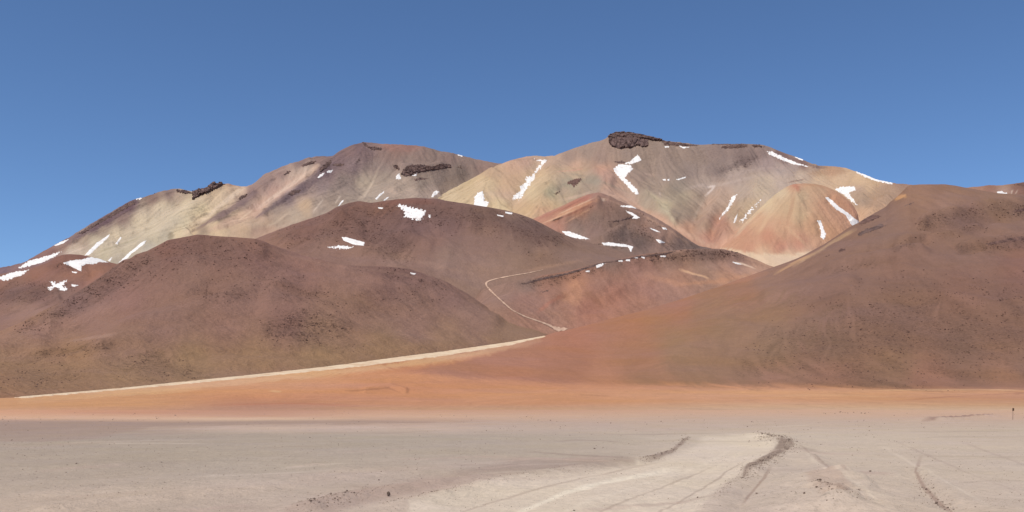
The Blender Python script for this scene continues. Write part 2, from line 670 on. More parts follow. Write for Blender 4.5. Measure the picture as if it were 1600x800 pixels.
tp = np.concatenate([np.arange(-40, 1640.1, 1.5)])
th_front = np.arctan((tp - 800) / F)
th_rest = np.linspace(th_front[-1], th_front[0] + 2 * math.pi, 121)[1:-1]
# fan the first steps gently
TH = np.concatenate([th_front, th_rest, [th_front[0] + 2 * math.pi]])
pyr = np.concatenate([np.geomspace(6000, 920, 24)[:-1], np.arange(920, 700, -1.2), np.arange(700, 665, -0.7), np.arange(665, 638, -0.4)])
RR = np.concatenate([F * H / (pyr - HOR), np.geomspace(320, 30000, 30)])
TT, R2 = np.meshgrid(TH, RR)
GXX = np.sin(TT) * R2
GYY = np.cos(TT) * R2
front = GYY > 0.15 * R2
Yf = np.where(front, np.maximum(GYY, 0.5), R2)
gpx = np.where(front, 800 + F * GXX / Yf, np.where(GXX > 0, 2600, -1000))
gpy = HOR + F * H / Yf
GZ = np.zeros_like(GXX)
near = np.exp(-R2 / 90.0)
GZ += 0.010 * fbm(GXX / 0.28, GYY / 0.45, 3, 15) * np.exp(-R2 / 50.0)
GZ += 0.045 * fbm(GXX / 3.2, GYY / 3.2, 4, 1) * np.clip(R2 / 12, 0.3, 1) * (near + 0.3)
GZ += 0.020 * fbm(GXX / 0.8, GYY / 0.8, 4, 5) * near
GZ += 0.15 * fbm(GXX / 45, GYY / 45, 3, 9) * sstep(20, 90, R2)


def gstroke(pts, width, amp, ragged=0.35, prof='g'):
    global GZ
    amp = amp * 1.25
    w = [gpt(*p) for p in pts]
    m = (GYY > 4) & (GYY < 260)
    x, y = GXX[m], GYY[m]
    dd, par = seg_dist(x, y, w)
    dd = dd + width * ragged * fbm(x / 0.9, y / 0.9, 3, 3)
    tap = sstep(0, 0.1, par) * sstep(0, 0.1, 1 - par)
    g = np.exp(-0.5 * (dd / width) ** 2) * tap
    z = GZ[m]
    z = z + amp * g * (1 + 0.5 * fbm(x / 0.5, y / 0.5, 2, 8))
    GZ[m] = z


BERM = [(1150, 680), (1185, 682), (1218, 687), (1236, 694), (1238, 703), (1222, 715), (1200, 727), (1178, 738), (1160, 746)]
BERM_B = [(1075, 684), (1066, 694), (1052, 706), (1030, 714), (1002, 719)]
gstroke(BERM, 0.50, 0.13)
gstroke(BERM_B, 0.35, 0.06)
gstroke([(1160, 746), (1140, 760), (1120, 780), (1105, 800), (1090, 830)], 0.25, 0.05)
gstroke([(1205, 735), (1180, 760), (1160, 785), (1145, 810)], 0.16, -0.05)
gstroke([(800, 812), (835, 790), (880, 770), (940, 754), (1000, 743), (1060, 732), (1110, 716), (1130, 700)], 0.30, -0.035)
gstroke([(700, 800), (790, 770), (880, 748), (960, 732), (1040, 716), (1090, 700)], 0.30, -0.03)
gstroke([(600, 800), (680, 776), (760, 756), (860, 738), (960, 724), (1010, 718)], 0.28, 0.07)
gstroke([(455, 806), (500, 788), (545, 776), (600, 768), (700, 752), (800, 742)], 0.28, 0.08)
gstroke([(930, 812), (1010, 770), (1090, 735), (1150, 708)], 0.35, -0.04)
gstroke([(1000, 812), (1060, 778), (1120, 742), (1170, 712)], 0.30, -0.035)
gstroke([(1262, 712), (1280, 730), (1310, 748), (1322, 762)], 0.30, 0.10)
gstroke([(1285, 745), (1290, 762), (1300, 785), (1310, 810)], 0.75, 0.16)
gstroke([(1268, 766), (1290, 778), (1320, 787), (1350, 790)], 0.14, 0.06)
gstroke([(1280, 800), (1310, 793), (1345, 796)], 0.2, 0.07)
gstroke([(1435, 715), (1425, 735), (1440, 755), (1460, 775), (1485, 790), (1510, 812)], 0.22, -0.06)
gstroke([(1442, 725), (1450, 745), (1475, 768), (1520, 792)], 0.20, 0.06)
gstroke([(1340, 752), (1355, 768), (1352, 782)], 0.12, 0.05)
gstroke([(1440, 659), (1500, 655), (1545, 651), (1590, 650)], 1.4, 0.30, 0.2)
gstroke([(0, 735), (150, 728), (330, 722), (520, 727)], 0.5, 0.04)
gstroke([(0, 776), (150, 765), (300, 755), (450, 750), (600, 742), (760, 733)], 0.4, 0.05)
gstroke([(20, 806), (180, 785), (330, 772), (450, 764)], 0.3, 0.06)
gstroke([(1260, 705), (1400, 700), (1500, 702)], 0.4, 0.04)
gstroke([(1300, 738), (1400, 742), (1480, 736)], 0.25, 0.04)

gW = fbm(GXX / 2.5, GYY / 8.0, 4, 21) * 2
gC = plain_color(gpx + 40 * gW, gpy + gW * 0.03 * (gpy - HOR).clip(0, 60))
track = (214, 198, 178)
gl = [
    ('p', [(640, 812), (640, 788), (800, 749), (950, 729), (1045, 711), (1088, 692), (1105, 681), (1180, 680), (1206, 690), (1215, 704), (1185, 725), (1150, 746), (1110, 775), (1080, 812)], (224, 208, 189), 7, 0.9),
    ('s', [(780, 812), (835, 788), (880, 769), (940, 753), (1000, 742), (1060, 731)], 4.5, (240, 227, 207), 0.95),
    ('s', [(760, 806), (810, 786), (870, 765), (930, 750)], 2.5, (226, 210, 190), 0.5),
    ('s', [(1000, 770), (1060, 750), (1130, 722), (1175, 700), (1195, 690)], 4, (226, 210, 190), 0.65),
    ('p', [(1150, 681), (1190, 682), (1205, 690), (1200, 699), (1170, 702), (1140, 695), (1120, 686)], (228, 212, 190), 4, 0.6),
    ('p', BERM[2:] + [(1166, 733), (1190, 720), (1208, 708), (1218, 698)], (146, 126, 113), 3, 0.8),
    ('s', BERM_B, 4, (158, 138, 124), 0.75),
    ('s', [(880, 716), (940, 722), (1000, 718)], 3, (170, 152, 139), 0.45),
    ('p', [(810, 714), (930, 716), (990, 722), (960, 728), (880, 738), (800, 745), (700, 742), (760, 728)], (172, 153, 140), 6, 0.7),
    ('p', [(660, 745), (800, 738), (700, 760), (600, 780), (520, 800), (450, 800), (520, 776)], (182, 159, 146), 6, 0.65),
    ('p', [(1262, 742), (1290, 735), (1318, 752), (1330, 775), (1325, 795), (1285, 790), (1262, 770)], (192, 168, 153), 8, 0.6),
    ('s', [(1268, 765), (1290, 777), (1318, 786), (1345, 788)], 2, (150, 128, 116), 0.6),
    ('s', [(1262, 712), (1280, 728), (1300, 742), (1320, 752)], 2.5, (180, 158, 146), 0.6),
    ('s', [(1438, 715), (1430, 735), (1445, 760), (1465, 780), (1500, 806)], 3.4, (172, 148, 135), 0.8),
    ('s', [(1205, 735), (1180, 760), (1160, 785)], 2.5, (172, 150, 136), 0.75),
    ('s', [(1300, 738), (1345, 741), (1400, 742)], 1.6, (180, 155, 145), 0.5),
    ('s', [(1160, 636), (1300, 635), (1400, 637)], 0.9, (168, 132, 112), 0.6),
    ('s', [(880, 637), (1000, 638), (1120, 640), (1200, 638)], 0.9, (160, 128, 108), 0.7),
    ('s', [(1440, 659), (1500, 655), (1560, 650)], 0.9, (150, 120, 110), 0.7),
    ('p', [(-40, 657.5), (120, 657.5), (260, 660), (420, 656), (560, 656), (700, 660), (560, 662), (400, 663), (240, 668), (150, 685), (60, 690), (-40, 688)], (170, 147, 134), 1.6, 0.55),
    ('p', [(-40, 780), (150, 766), (320, 756), (450, 752), (560, 746), (420, 770), (200, 795), (-40, 812)], (204, 184, 168), 6, 0.55),
    ('p', [(400, 742), (650, 728), (800, 722), (640, 740), (480, 756)], (200, 180, 165), 5, 0.5),
]
gl += [
    ('s', [(850, 812), (930, 780), (1010, 754), (1090, 726), (1150, 700)], 3, (230, 215, 196), 0.6),
    ('s', [(905, 812), (980, 778), (1050, 752), (1120, 724)], 1.6, (178, 158, 143), 0.5),
    ('s', [(940, 812), (1020, 776), (1095, 742), (1160, 706)], 2.4, (226, 210, 190), 0.55),
    ('s', [(1000, 812), (1065, 778), (1125, 744), (1165, 720)], 1.8, (176, 156, 142), 0.55),
    ('s', [(700, 812), (760, 784), (850, 760), (950, 738), (1040, 718)], 2, (182, 162, 147), 0.5),
    ('s', [(1230, 700), (1262, 716), (1290, 740), (1340, 770), (1400, 812)], 3, (222, 206, 188), 0.5),
    ('s', [(1250, 700), (1275, 718), (1296, 738)], 1.6, (160, 138, 126), 0.6),
    ('s', [(1380, 700), (1420, 720), (1470, 750), (1560, 800)], 2.5, (224, 208, 190), 0.5),
    ('s', [(1400, 690), (1450, 712), (1520, 742), (1620, 780)], 1.6, (182, 162, 150), 0.45),
    ('s', [(1500, 690), (1560, 712), (1640, 740)], 1.6, (184, 164, 152), 0.45),
    ('s', [(820, 706), (870, 709), (930, 713), (1000, 717)], 1.6, (160, 142, 130), 0.55),
    ('s', [(760, 722), (840, 716), (920, 719), (990, 722)], 1.4, (200, 176, 162), 0.55),
]
rng_wl = np.random.default_rng(5)
for i in range(46):      # faint old wheel marks and wind streaks across the dust
    x0 = rng_wl.uniform(-40, 1500)
    y0 = rng_wl.uniform(664, 800)
    ln = rng_wl.uniform(60, 240)
    k = (y0 - 660) / 140
    sl = rng_wl.uniform(-0.14, 0.02) if x0 < 1100 else rng_wl.uniform(-0.12, 0.10)
    pts = [(x0 + ln * u, y0 + ln * u * sl * k + rng_wl.normal() * 1.2) for u in (0, .33, .66, 1)]
    cc = [(214, 198, 182), (166, 148, 135), (196, 172, 160)][i % 3]
    gl.append(('s', pts, 0.7 + 1.6 * k, cc, rng_wl.uniform(0.2, 0.5)))
vis = (gpx > -60) & (gpx < 1660) & (gpy < 860)
rowsel = np.where((gpy[:, 560] < 860) & (gpy[:, 560] > 632))[0]
r0, r1 = rowsel[0], rowsel[-1] + 1
nfr = len(th_front)
sub = (slice(r0, r1), slice(0, nfr))
gC[sub] = paint(gC[sub], gpx[sub], gpy[sub], gl, gW[sub])
grub = np.clip(0.35 + 0.6 * fbm(GXX / 6, GYY / 6, 3, 31), 0, 1)
grub = np.maximum(grub, rubble_mask(gpx, gpy, [(BERM[2:] + [(1175, 735), (1216, 710)], 4, 1.0)], gW))
nr, nc = GXX.shape
ground = mesh_np("ground", np.stack([GXX, GYY, GZ], -1).reshape(-1, 3), grid_quads(nr, nc), M_GROUND, True,
                 gC.reshape(-1, 3) * KA * np.array([1.02, 0.99, 0.95]), {"rubble": grub})
tag(ground, "flat pale dusty desert plain with tyre tracks in the foreground", kind="structure")


def ground_z(x, y):
    th = math.atan2(x, y)
    r = math.hypot(x, y)
    c = np.interp(th, th_front, np.arange(nfr))
    rr = np.interp(r, RR, np.arange(len(RR)))
    i, j = int(rr), int(c)
    i, j = min(i, nr - 2), min(j, nfr - 2)
    u, v = rr - i, c - j
    return (GZ[i, j] * (1 - u) * (1 - v) + GZ[i + 1, j] * u * (1 - v) + GZ[i, j + 1] * (1 - u) * v + GZ[i + 1, j + 1] * u * v)


# ================================================================== HILLS
def C(*p):
    return list(p)


# ---- right-hand hill with the long apron in front of the road
B_CREST = C((-900, 641), (-200, 637), (0, 622), (34, 620.5), (139, 611.5), (199, 606), (300, 595.5), (400, 585.5), (512, 573), (625, 558), (700, 548.5),
            (800, 534), (850, 525), (868, 519), (885, 516), (940, 502), (1000, 486), (1060, 469), (1120, 449), (1170, 431), (1200, 420), (1237, 407.5),
            (1256, 399), (1290, 380), (1324, 357), (1341, 348), (1361, 336), (1384, 323), (1391, 315), (1402, 307), (1412, 297), (1420, 289.5), (1440, 288),
            (1477, 288), (1492, 290), (1507, 293), (1530, 297), (1560, 302), (1600, 304), (1700, 300), (2000, 310), (2600, 420))
LB = Land("hill", [
    dict(Y=C((0, 150)), z=C((0, -0.7))),
    dict(Y=C((-900, 260), (0, 255)), z=C((0, 0.10))),
    dict(Y=C((-200, 300), (0, 330), (400, 400), (800, 450), (1600, 450)), py=C((-900, 640), (-200, 638.5), (0, 634), (200, 630), (400, 626), (800, 623), (1600, 622))),
    dict(Y=C((-200, 350), (0, 400), (200, 460), (400, 520), (600, 600), (800, 680), (1000, 720), (1600, 750)),
         py=C((-900, 640), (-200, 638), (0, 628), (200, 619), (400, 611), (600, 607), (800, 604), (1000, 603), (1300, 605), (1600, 607))),
    dict(Y=C((-200, 380), (0, 460), (200, 550), (400, 660), (600, 790), (800, 950), (1000, 1150), (1200, 1300), (1400, 1450), (1600, 1450)),
         py=C((-900, 640.5), (-200, 637.5), (0, 625), (200, 612.5), (400, 599), (600, 584), (800, 568), (900, 560), (1000, 545), (1100, 520), (1200, 498), (1300, 468), (1400, 440), (1600, 425), (2600, 500))),
    dict(Y=C((-200, 420), (0, 520), (200, 650), (400, 800), (600, 1000), (800, 1300), (885, 1450), (1160, 1900), (1300, 2050), (1400, 2300), (1420, 2450), (1600, 2500)), py=B_CREST, crest=True),
    dict(Y=C((-200, 60), (800, 80), (1160, 200), (1400, 300), (1600, 400)), drop=C((-200, 2), (800, 12), (1160, 60), (1400, 120), (1600, 100))),
    dict(Y=C((-200, 400), (1600, 900)), drop=C((-200, 20), (800, 90), (1160, 200), (1600, 500))),
], [10, 30, 30, 45, 130, 170, 14, 10], mat=M_APRON)
s = LB
s.begin()
rightw = sstep(950, 1300, s.PX)
n = fbm(s.X / 260, s.Y / 420, 4, 41) * 22 * rightw * sstep(900, 1300, s.Y)
n += fbm(s.X / 60, s.Y / 90, 5, 44) * 5.5 * rightw * sstep(800, 1100, s.Y)
n += fbm(s.X / 40, s.Y / 80, 4, 46) * 1.2 * sstep(300, 600, s.Y)
r_ = np.arange(s.Y.shape[0]).astype(float)
s.Z += n * (0.12 + 0.88 * sstep(0, 50, np.abs(r_ - s.crow)))[:, None]
for pts, w, a in [
    ([(1430, 352), (1460, 336), (1500, 330), (1560, 322), (1620, 316)], 5, 16),
    ([(1440, 364), (1500, 352), (1570, 338), (1620, 334)], 4, -14),
    ([(1390, 384), (1440, 368), (1500, 356), (1540, 350)], 4, 12),
    ([(1490, 386), (1540, 378), (1620, 366)], 4, 12),
    ([(1490, 396), (1560, 386), (1620, 380)], 4, -10),
    ([(1350, 395), (1400, 382), (1460, 372)], 4, -9),
    ([(1280, 424), (1330, 412), (1400, 400), (1460, 392)], 4, 8),
    ([(1180, 470), (1260, 455), (1350, 445)], 8, 8),
    ([(1030, 585), (1060, 550), (1110, 510), (1180, 475)], 12, 3),
    ([(1380, 560), (1400, 520), (1420, 470)], 16, 3),
    ([(560, 612), (610, 604), (640, 612)], 3, 1.5)]:
    s.stroke(pts, w, a)
s.fix_crest(4.0)
s.done()
W = 0.6 * s.flow(24, seed=1) + 1.4 * fbm(s.X / 90, s.Y / 150, 4, 47)
PXB, PYB = s.PX, s.PY
hillpts = [
    (700, 560, (176, 124, 104)), (800, 550, (176, 124, 104)), (800, 590, (182, 126, 104)), (900, 530, (176, 120, 98)), (900, 570, (172, 120, 99)),
    (980, 510, (172, 120, 97)), (1000, 560, (168, 120, 98)), (1060, 480, (168, 118, 98)), (940, 595, (184, 130, 106)), (1010, 595, (166, 122, 99)),
    (1060, 540, (158, 121, 98)), (1100, 570, (158, 119, 96)), (1130, 520, (154, 118, 97)), (1100, 490, (158, 118, 97)), (1200, 440, (152, 116, 102)),
    (1200, 540, (150, 116, 95)), (1200, 590, (160, 118, 98)), (1160, 460, (158, 116, 98)), (1260, 430, (146, 112, 101)), (1300, 400, (148, 114, 104)),
    (1300, 470, (143, 108, 96)), (1300, 540, (140, 107, 92)), (1380, 360, (146, 114, 104)), (1400, 420, (146, 110, 98)), (1400, 500, (142, 107, 93)),
    (1400, 570, (148, 112, 93)), (1440, 300, (160, 122, 104)), (1470, 292, (150, 114, 98)), (1480, 312, (158, 122, 108)), (1500, 380, (146, 112, 101)),
    (1500, 450, (146, 108, 95)), (1500, 540, (140, 106, 92)), (1560, 310, (152, 118, 104)), (1600, 330, (144, 112, 102)), (1600, 420, (146, 106, 94)),
    (1600, 500, (140, 105, 92)), (1600, 570, (146, 110, 94)), (1580, 595, (158, 116, 96)), (1300, 590, (156, 114, 96)), (1450, 595, (158, 114, 96)),
    (1510, 340, (142, 109, 100)), (1350, 440, (146, 111, 99)), (620, 575, (192, 132, 106))]
cB = shepard(PXB, PYB, hillpts)
low = plain_color(PXB, PYB)
edge = np.interp(PXB[0], [-900, 0, 450, 520, 620, 740, 850, 960, 1200, 1400, 1600], [500, 500, 500, 576, 580, 590, 598, 600, 602, 606, 607])[None, :]
tt = sstep(edge - 5, edge + 6, PYB + W * 1.4)[..., None]
tt2 = sstep(470, 620, PXB)[..., None]
tt = np.maximum(tt, 1 - tt2)
cB = cB * (1 - tt) + low * tt
cB = paint(cB, PXB, PYB, [
    ('s', [(1412, 293), (1405, 302), (1392, 312)], 3, (200, 150, 116), 0.5),
    ('p', [(1398, 313), (1402, 306), (1414, 304), (1417, 308), (1408, 310)], (214, 160, 120), 1.2, 0.9),
    ('s', [(1240, 416), (1262, 402), (1290, 386), (1320, 366), (1336, 358)], 3.0, (196, 158, 130), 0.7),
    ('s', [(1210, 428), (1240, 412), (1270, 396)], 2.5, (210, 165, 130), 0.6),
    ('s', [(1000, 478), (1080, 456), (1160, 436), (1195, 428)], 6, (176, 124, 100), 0.6),
    ('p', [(1030, 590), (1050, 560), (1085, 520), (1130, 480), (1200, 470), (1300, 500), (1240, 560), (1180, 590), (1100, 592)], (150, 117, 94), 20, 0.35),
    ('s', [(600, 600), (700, 596), (820, 600), (900, 606)], 3, (200, 140, 112), 0.5),
    ('s', [(34, 624), (199, 612), (400, 594), (512, 583), (625, 570), (750, 552), (840, 530)], 7, (224, 178, 142), 0.65),
    ('s', [(512, 588), (625, 577), (700, 566), (780, 550)], 4, (206, 142, 108), 0.4),
    ('s', [(540, 611), (575, 609), (605, 606), (625, 613)], 1.6, (170, 118, 92), 0.6),
    ('s', [(440, 618), (560, 622), (700, 624)], 1.6, (196, 136, 106), 0.4),
    ('s', [(420, 611), (440, 612)], 1.5, (224, 176, 136), 0.7),
    ('s', [(150, 645), (230, 642), (330, 640)], 1.2, (176, 132, 108), 0.55),
    ('s', [(330, 633), (460, 630), (560, 634)], 1.5, (192, 128, 102), 0.5),
    ('s', [(900, 616), (930, 618), (955, 619)], 1.6, (184, 132, 100), 0.55),
    ('s', [(1400, 626), (1480, 620), (1560, 616), (1620, 612)], 1.6, (188, 134, 110), 0.6),
    ('s', [(1340, 610), (1450, 609), (1560, 609), (1600, 610)], 1.0, (226, 178, 144), 0.7),
    ('s', [(1200, 619), (1300, 617), (1400, 621)], 1.8, (222, 170, 134), 0.5),
], W)
rubB = [
    ([(1430, 348), (1460, 334), (1520, 326), (1620, 312), (1620, 334), (1540, 340), (1480, 350), (1440, 362)], 5, 0.9),
    ([(1390, 386), (1440, 370), (1530, 350), (1540, 358), (1460, 372), (1400, 392)], 4, 0.7),
    ([(1500, 388), (1550, 376), (1620, 364), (1620, 384), (1540, 392)], 4, 0.9),
    ([(1280, 425), (1350, 410), (1400, 402), (1390, 412), (1300, 430)], 3, 0.5),
    ([(1180, 560), (1230, 520), (1320, 490), (1420, 470), (1520, 470), (1620, 480), (1620, 560), (1500, 580), (1380, 590), (1250, 580)], 22, 0.75),
    ([(1340, 455), (1420, 440), (1620, 430), (1620, 470), (1400, 480)], 14, 0.45),
    ([(1230, 470), (1290, 462), (1330, 475), (1260, 485)], 8, 0.35)]
s.rub = rubble_mask(PXB, PYB, rubB, W)
cB = cB * (1 - 0.07 * s.rub[..., None])
cB *= (1 + 0.018 * s.flow(30, seed=3))[..., None]
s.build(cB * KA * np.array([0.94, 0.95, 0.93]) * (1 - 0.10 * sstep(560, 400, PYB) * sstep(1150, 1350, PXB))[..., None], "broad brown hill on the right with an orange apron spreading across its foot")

# ---- left-hand hill
s = LC = Land("hill", [
    dict(Y=C((-200, 480), (0, 560), (200, 700), (400, 860), (600, 1070), (800, 1380), (885, 1500)), py=C((-900, 642), (-200, 640), (0, 630), (199, 615), (400, 596), (625, 570), (800, 545), (870, 528), (900, 540), (1000, 620), (2600, 640))),
    dict(Y=C((-200, 640), (0, 720), (200, 850), (400, 1010), (600, 1200), (800, 1440), (885, 1520)), py=C((-900, 620), (-200, 600), (0, 592), (199, 578), (400, 552), (625, 528), (800, 523), (870, 522), (900, 540), (1000, 620), (2600, 640))),
    dict(Y=C((-200, 900), (0, 1000), (200, 1200), (400, 1280), (600, 1420), (800, 1550), (885, 1580)), py=C((-900, 600), (-200, 565), (0, 548), (100, 528), (200, 495), (310, 470), (450, 470), (600, 470), (700, 480), (800, 512), (870, 520), (900, 540), (1000, 620), (2600, 640))),
    dict(Y=C((-200, 1250), (0, 1350), (200, 1550), (400, 1680), (600, 1730), (800, 1690), (885, 1620)), crest=True,
         py=C((-900, 590), (-200, 540), (0, 517), (30, 505), (60, 490), (100, 470), (150, 440), (190, 411), (211, 398), (230, 392), (246, 384), (262, 375), (290, 370), (308, 366.5), (340, 369), (400, 373), (430, 384), (470, 398), (520, 410), (560, 416), (600, 416), (640, 420), (700, 442), (730, 459), (760, 479), (790, 497), (830, 509), (865, 518), (885, 526), (1000, 620), (2600, 640))),
    dict(Y=C((0, 250)), drop=C((0, 45), (600, 30), (850, 10))),
    dict(Y=C((0, 500)), drop=C((0, 250), (600, 120), (850, 100))),
], [70, 120, 160, 12, 8], mat=M_HILL)
s.begin()
fade = 1 - sstep(700, 860, s.PX)
n = (fbm(s.X / 240, s.Y / 330, 4, 51) * 20 + fbm(s.X / 55, s.Y / 80, 5, 54) * 5.0) * fade * sstep(600, 1000, s.Y)
r_ = np.arange(s.Y.shape[0]).astype(float)
s.Z += n * (0.12 + 0.88 * sstep(0, 50, np.abs(r_ - s.crow)))[:, None]
for pts, w, a in [
    ([(210, 405), (150, 445), (100, 480), (60, 505)], 8, 14),
    ([(120, 560), (200, 520), (300, 480), (400, 452), (480, 440)], 12, 10),
    ([(60, 540), (160, 498), (260, 470), (360, 440)], 12, -8),
    ([(400, 470), (470, 480), (560, 470), (620, 440)], 14, 8),
    ([(640, 430), (690, 455), (740, 490), (790, 512)], 8, 7),
    ([(410, 384), (470, 408), (540, 424)], 6, -7),
    ([(100, 552), (140, 548), (240, 540)], 5, 5)]:
    s.stroke(pts, w, a)
s.gully(0.3, 10, 72, wl=1.5)
s.fix_crest(4.0)
s.done()
W = 0.5 * s.flow(20, seed=5) + 1.5 * fbm(s.X / 80, s.Y / 130, 4, 57)
c = shepard(s.PX, s.PY, [
    (0, 600, (156, 116, 92)), (100, 600, (152, 116, 94)), (200, 590, (156, 122, 96)), (300, 575, (152, 120, 94)), (400, 565, (152, 118, 95)), (500, 555, (148, 117, 95)),
    (600, 540, (148, 116, 96)), (700, 530, (150, 117, 97)), (800, 522, (150, 118, 98)), (0, 530, (154, 118, 100)), (60, 520, (154, 118, 103)), (120, 560, (154, 118, 94)),
    (60, 560, (152, 117, 95)), (0, 560, (152, 118, 96)), (200, 540, (148, 114, 98)), (150, 500, (148, 113, 101)), (250, 500, (144, 110, 98)), (350, 500, (148, 112, 99)), (450, 500, (140, 105, 95)),
    (550, 490, (146, 112, 98)), (650, 490, (148, 114, 102)), (740, 500, (148, 115, 102)), (120, 465, (134, 103, 96)), (170, 440, (132, 100, 92)), (230, 410, (136, 103, 93)),
    (260, 385, (134, 98, 88)), (310, 375, (132, 98, 88)), (340, 400, (138, 104, 94)), (300, 430, (142, 109, 98)), (400, 400, (140, 104, 94)), (380, 440, (142, 108, 97)),
    (470, 430, (144, 108, 98)), (560, 425, (144, 110, 100)), (640, 430, (134, 102, 94)), (600, 450, (142, 108, 99)), (700, 460, (138, 106, 98)), (200, 470, (144, 108, 98)), (500, 520, (150, 116, 98))])
c = paint(c, s.PX, s.PY, [
    ('s', [(0, 500), (60, 515), (120, 500), (200, 470)], 10, (158, 120, 106), 0.5),
    ('p', [(-40, 570), (100, 562), (200, 556), (300, 560), (420, 548), (600, 540), (780, 528), (700, 545), (500, 568), (300, 592), (100, 610), (-40, 615)], (156, 122, 96), 10, 0.45),
    ('p', [(540, 415), (600, 412), (650, 420), (700, 445), (640, 440), (580, 428)], (128, 96, 90), 5, 0.55),
    ('s', [(420, 390), (500, 412), (600, 424), (680, 438)], 3, (158, 122, 108), 0.35),
    ('s', [(105, 534), (140, 528), (180, 522)], 3, (176, 140, 126), 0.5),
], W)
rubC = [
    ([(30, 512), (60, 490), (110, 462), (160, 432), (200, 402), (220, 402), (230, 420), (190, 450), (140, 475), (90, 500), (50, 516)], 9, 0.85),
    ([(215, 400), (260, 378), (310, 368), (350, 372), (350, 400), (280, 420), (220, 430)], 12, 0.6),
    ([(405, 520), (420, 498), (460, 488), (520, 496), (545, 510), (520, 525), (470, 540), (420, 530)], 8, 1.0),
    ([(500, 540), (540, 535), (565, 540), (530, 548)], 5, 0.6),
    ([(50, 556), (90, 545), (130, 538), (180, 535), (170, 548), (120, 556)], 4, 0.9),
    ([(180, 575), (195, 562), (230, 555), (290, 575), (310, 588), (260, 590)], 9, 0.8),
    ([(0, 575), (60, 565), (120, 570), (130, 600), (60, 606), (0, 605)], 9, 0.4),
    ([(300, 452), (400, 440), (480, 432), (480, 444), (400, 456), (320, 468)], 7, 0.55),
    ([(500, 470), (560, 455), (640, 452), (700, 470), (640, 480), (560, 480)], 12, 0.45),
    ([(560, 420), (620, 416), (700, 444), (690, 458), (640, 440)], 6, 0.7),
    ([(420, 462), (500, 450), (520, 462), (450, 474)], 6, 0.6),
    ([(350, 380), (420, 380), (440, 410), (380, 425), (340, 410)], 10, 0.4)]
s.rub = rubble_mask(s.PX, s.PY, rubC, W)
c = c * (1 - 0.07 * s.rub[..., None])
c *= (1 + 0.014 * s.flow(30, seed=6))[..., None]
s.build(c * KA, "long rounded brown hill on the left above the pale road")

# ---- low ridge with the black cliff band
LD_DESAT = 0.14
s = LD = Land("hill", [
    dict(Y=C((700, 1560), (885, 1560), (1160, 2000), (1300, 2200)), py=C((600, 560), (740, 500), (780, 500), (870, 532), (900, 525), (1000, 500), (1100, 472), (1180, 445), (1250, 430), (1400, 480), (2600, 560))),
    dict(Y=C((700, 1650), (870, 1660), (1000, 1850), (1160, 2100), (1300, 2300)), py=C((600, 560), (700, 520), (765, 458), (800, 478), (860, 505), (900, 500), (1000, 470), (1100, 445), (1180, 425), (1250, 425), (1400, 480), (2600, 560))),
    dict(Y=C((700, 1760), (870, 1860), (1000, 2000), (1160, 2200), (1300, 2350)), py=C((600, 560), (700, 520), (765, 452), (800, 452), (860, 455), (900, 448), (1000, 430), (1100, 416), (1160, 412), (1200, 420), (1250, 425), (1400, 480), (2600, 560))),
    dict(Y=C((700, 1850), (870, 1960), (1000, 2080), (1160, 2250), (1300, 2400)), crest=True,
         py=C((600, 560), (700, 520), (755, 452), (775, 447), (790, 442), (830, 433), (870, 426.5), (900, 421), (930, 412), (970, 404), (1000, 398), (1040, 393), (1070, 389.5), (1100, 388), (1130, 389), (1155, 395), (1180, 405), (1200, 414), (1230, 424), (1260, 440), (1400, 480), (2600, 560))),
    dict(Y=C((0, 200)), drop=C((0, 4), (900, 4), (1000, 15), (1200, 40))),
    dict(Y=C((0, 500)), drop=C((0, 60), (1200, 200))),
], [50, 70, 70, 16, 8], mat=M_HILL, lo=700, hi=1300)
s.desat = LD_DESAT
s.bright = 1.16
s.begin()
r_ = np.arange(s.Y.shape[0]).astype(float)
n = fbm(s.X / 120, s.Y / 160, 5, 61) * 9 + fbm(s.X / 30, s.Y / 40, 4, 63) * 2.5
s.Z += n * sstep(750, 850, s.PX) * (0.10 + 0.90 * sstep(0, 40, np.abs(r_ - s.crow)))[:, None]
for pts, w, a in [([(850, 470), (900, 450), (960, 440)], 6, 5), ([(900, 490), (960, 470), (1010, 450)], 7, -5), ([(1000, 440), (1080, 432), (1130, 420)], 5, 5),
                  ([(860, 480), (890, 460), (920, 445)], 4, -4), ([(940, 470), (980, 445)], 4, 4)]:
    s.stroke(pts, w, a)
s.gully(0.5, 14, 75, wl=1.2)
s.fix_crest(3.0)
s.done()
W = 0.8 * s.flow(24, seed=8) + 1.2 * fbm(s.X / 60, s.Y / 90, 4, 67)
c = shepard(s.PX, s.PY, [
    (780, 450, (144, 110, 97)), (820, 445, (136, 106, 95)), (820, 470, (150, 108, 92)), (860, 450, (150, 106, 89)), (880, 470, (160, 112, 90)), (860, 495, (158, 114, 94)),
    (900, 450, (168, 116, 92)), (920, 480, (160, 106, 86)), (940, 430, (152, 108, 92)), (960, 460, (160, 108, 90)), (1000, 420, (150, 108, 94)), (1000, 450, (158, 110, 92)),
    (1050, 410, (148, 112, 98)), (1060, 435, (158, 114, 96)), (1100, 395, (140, 108, 98)), (1100, 415, (148, 114, 101)), (1150, 410, (152, 116, 102)), (1140, 430, (166, 122, 102)),
    (1180, 415, (176, 134, 112)), (950, 410, (134, 104, 94))])
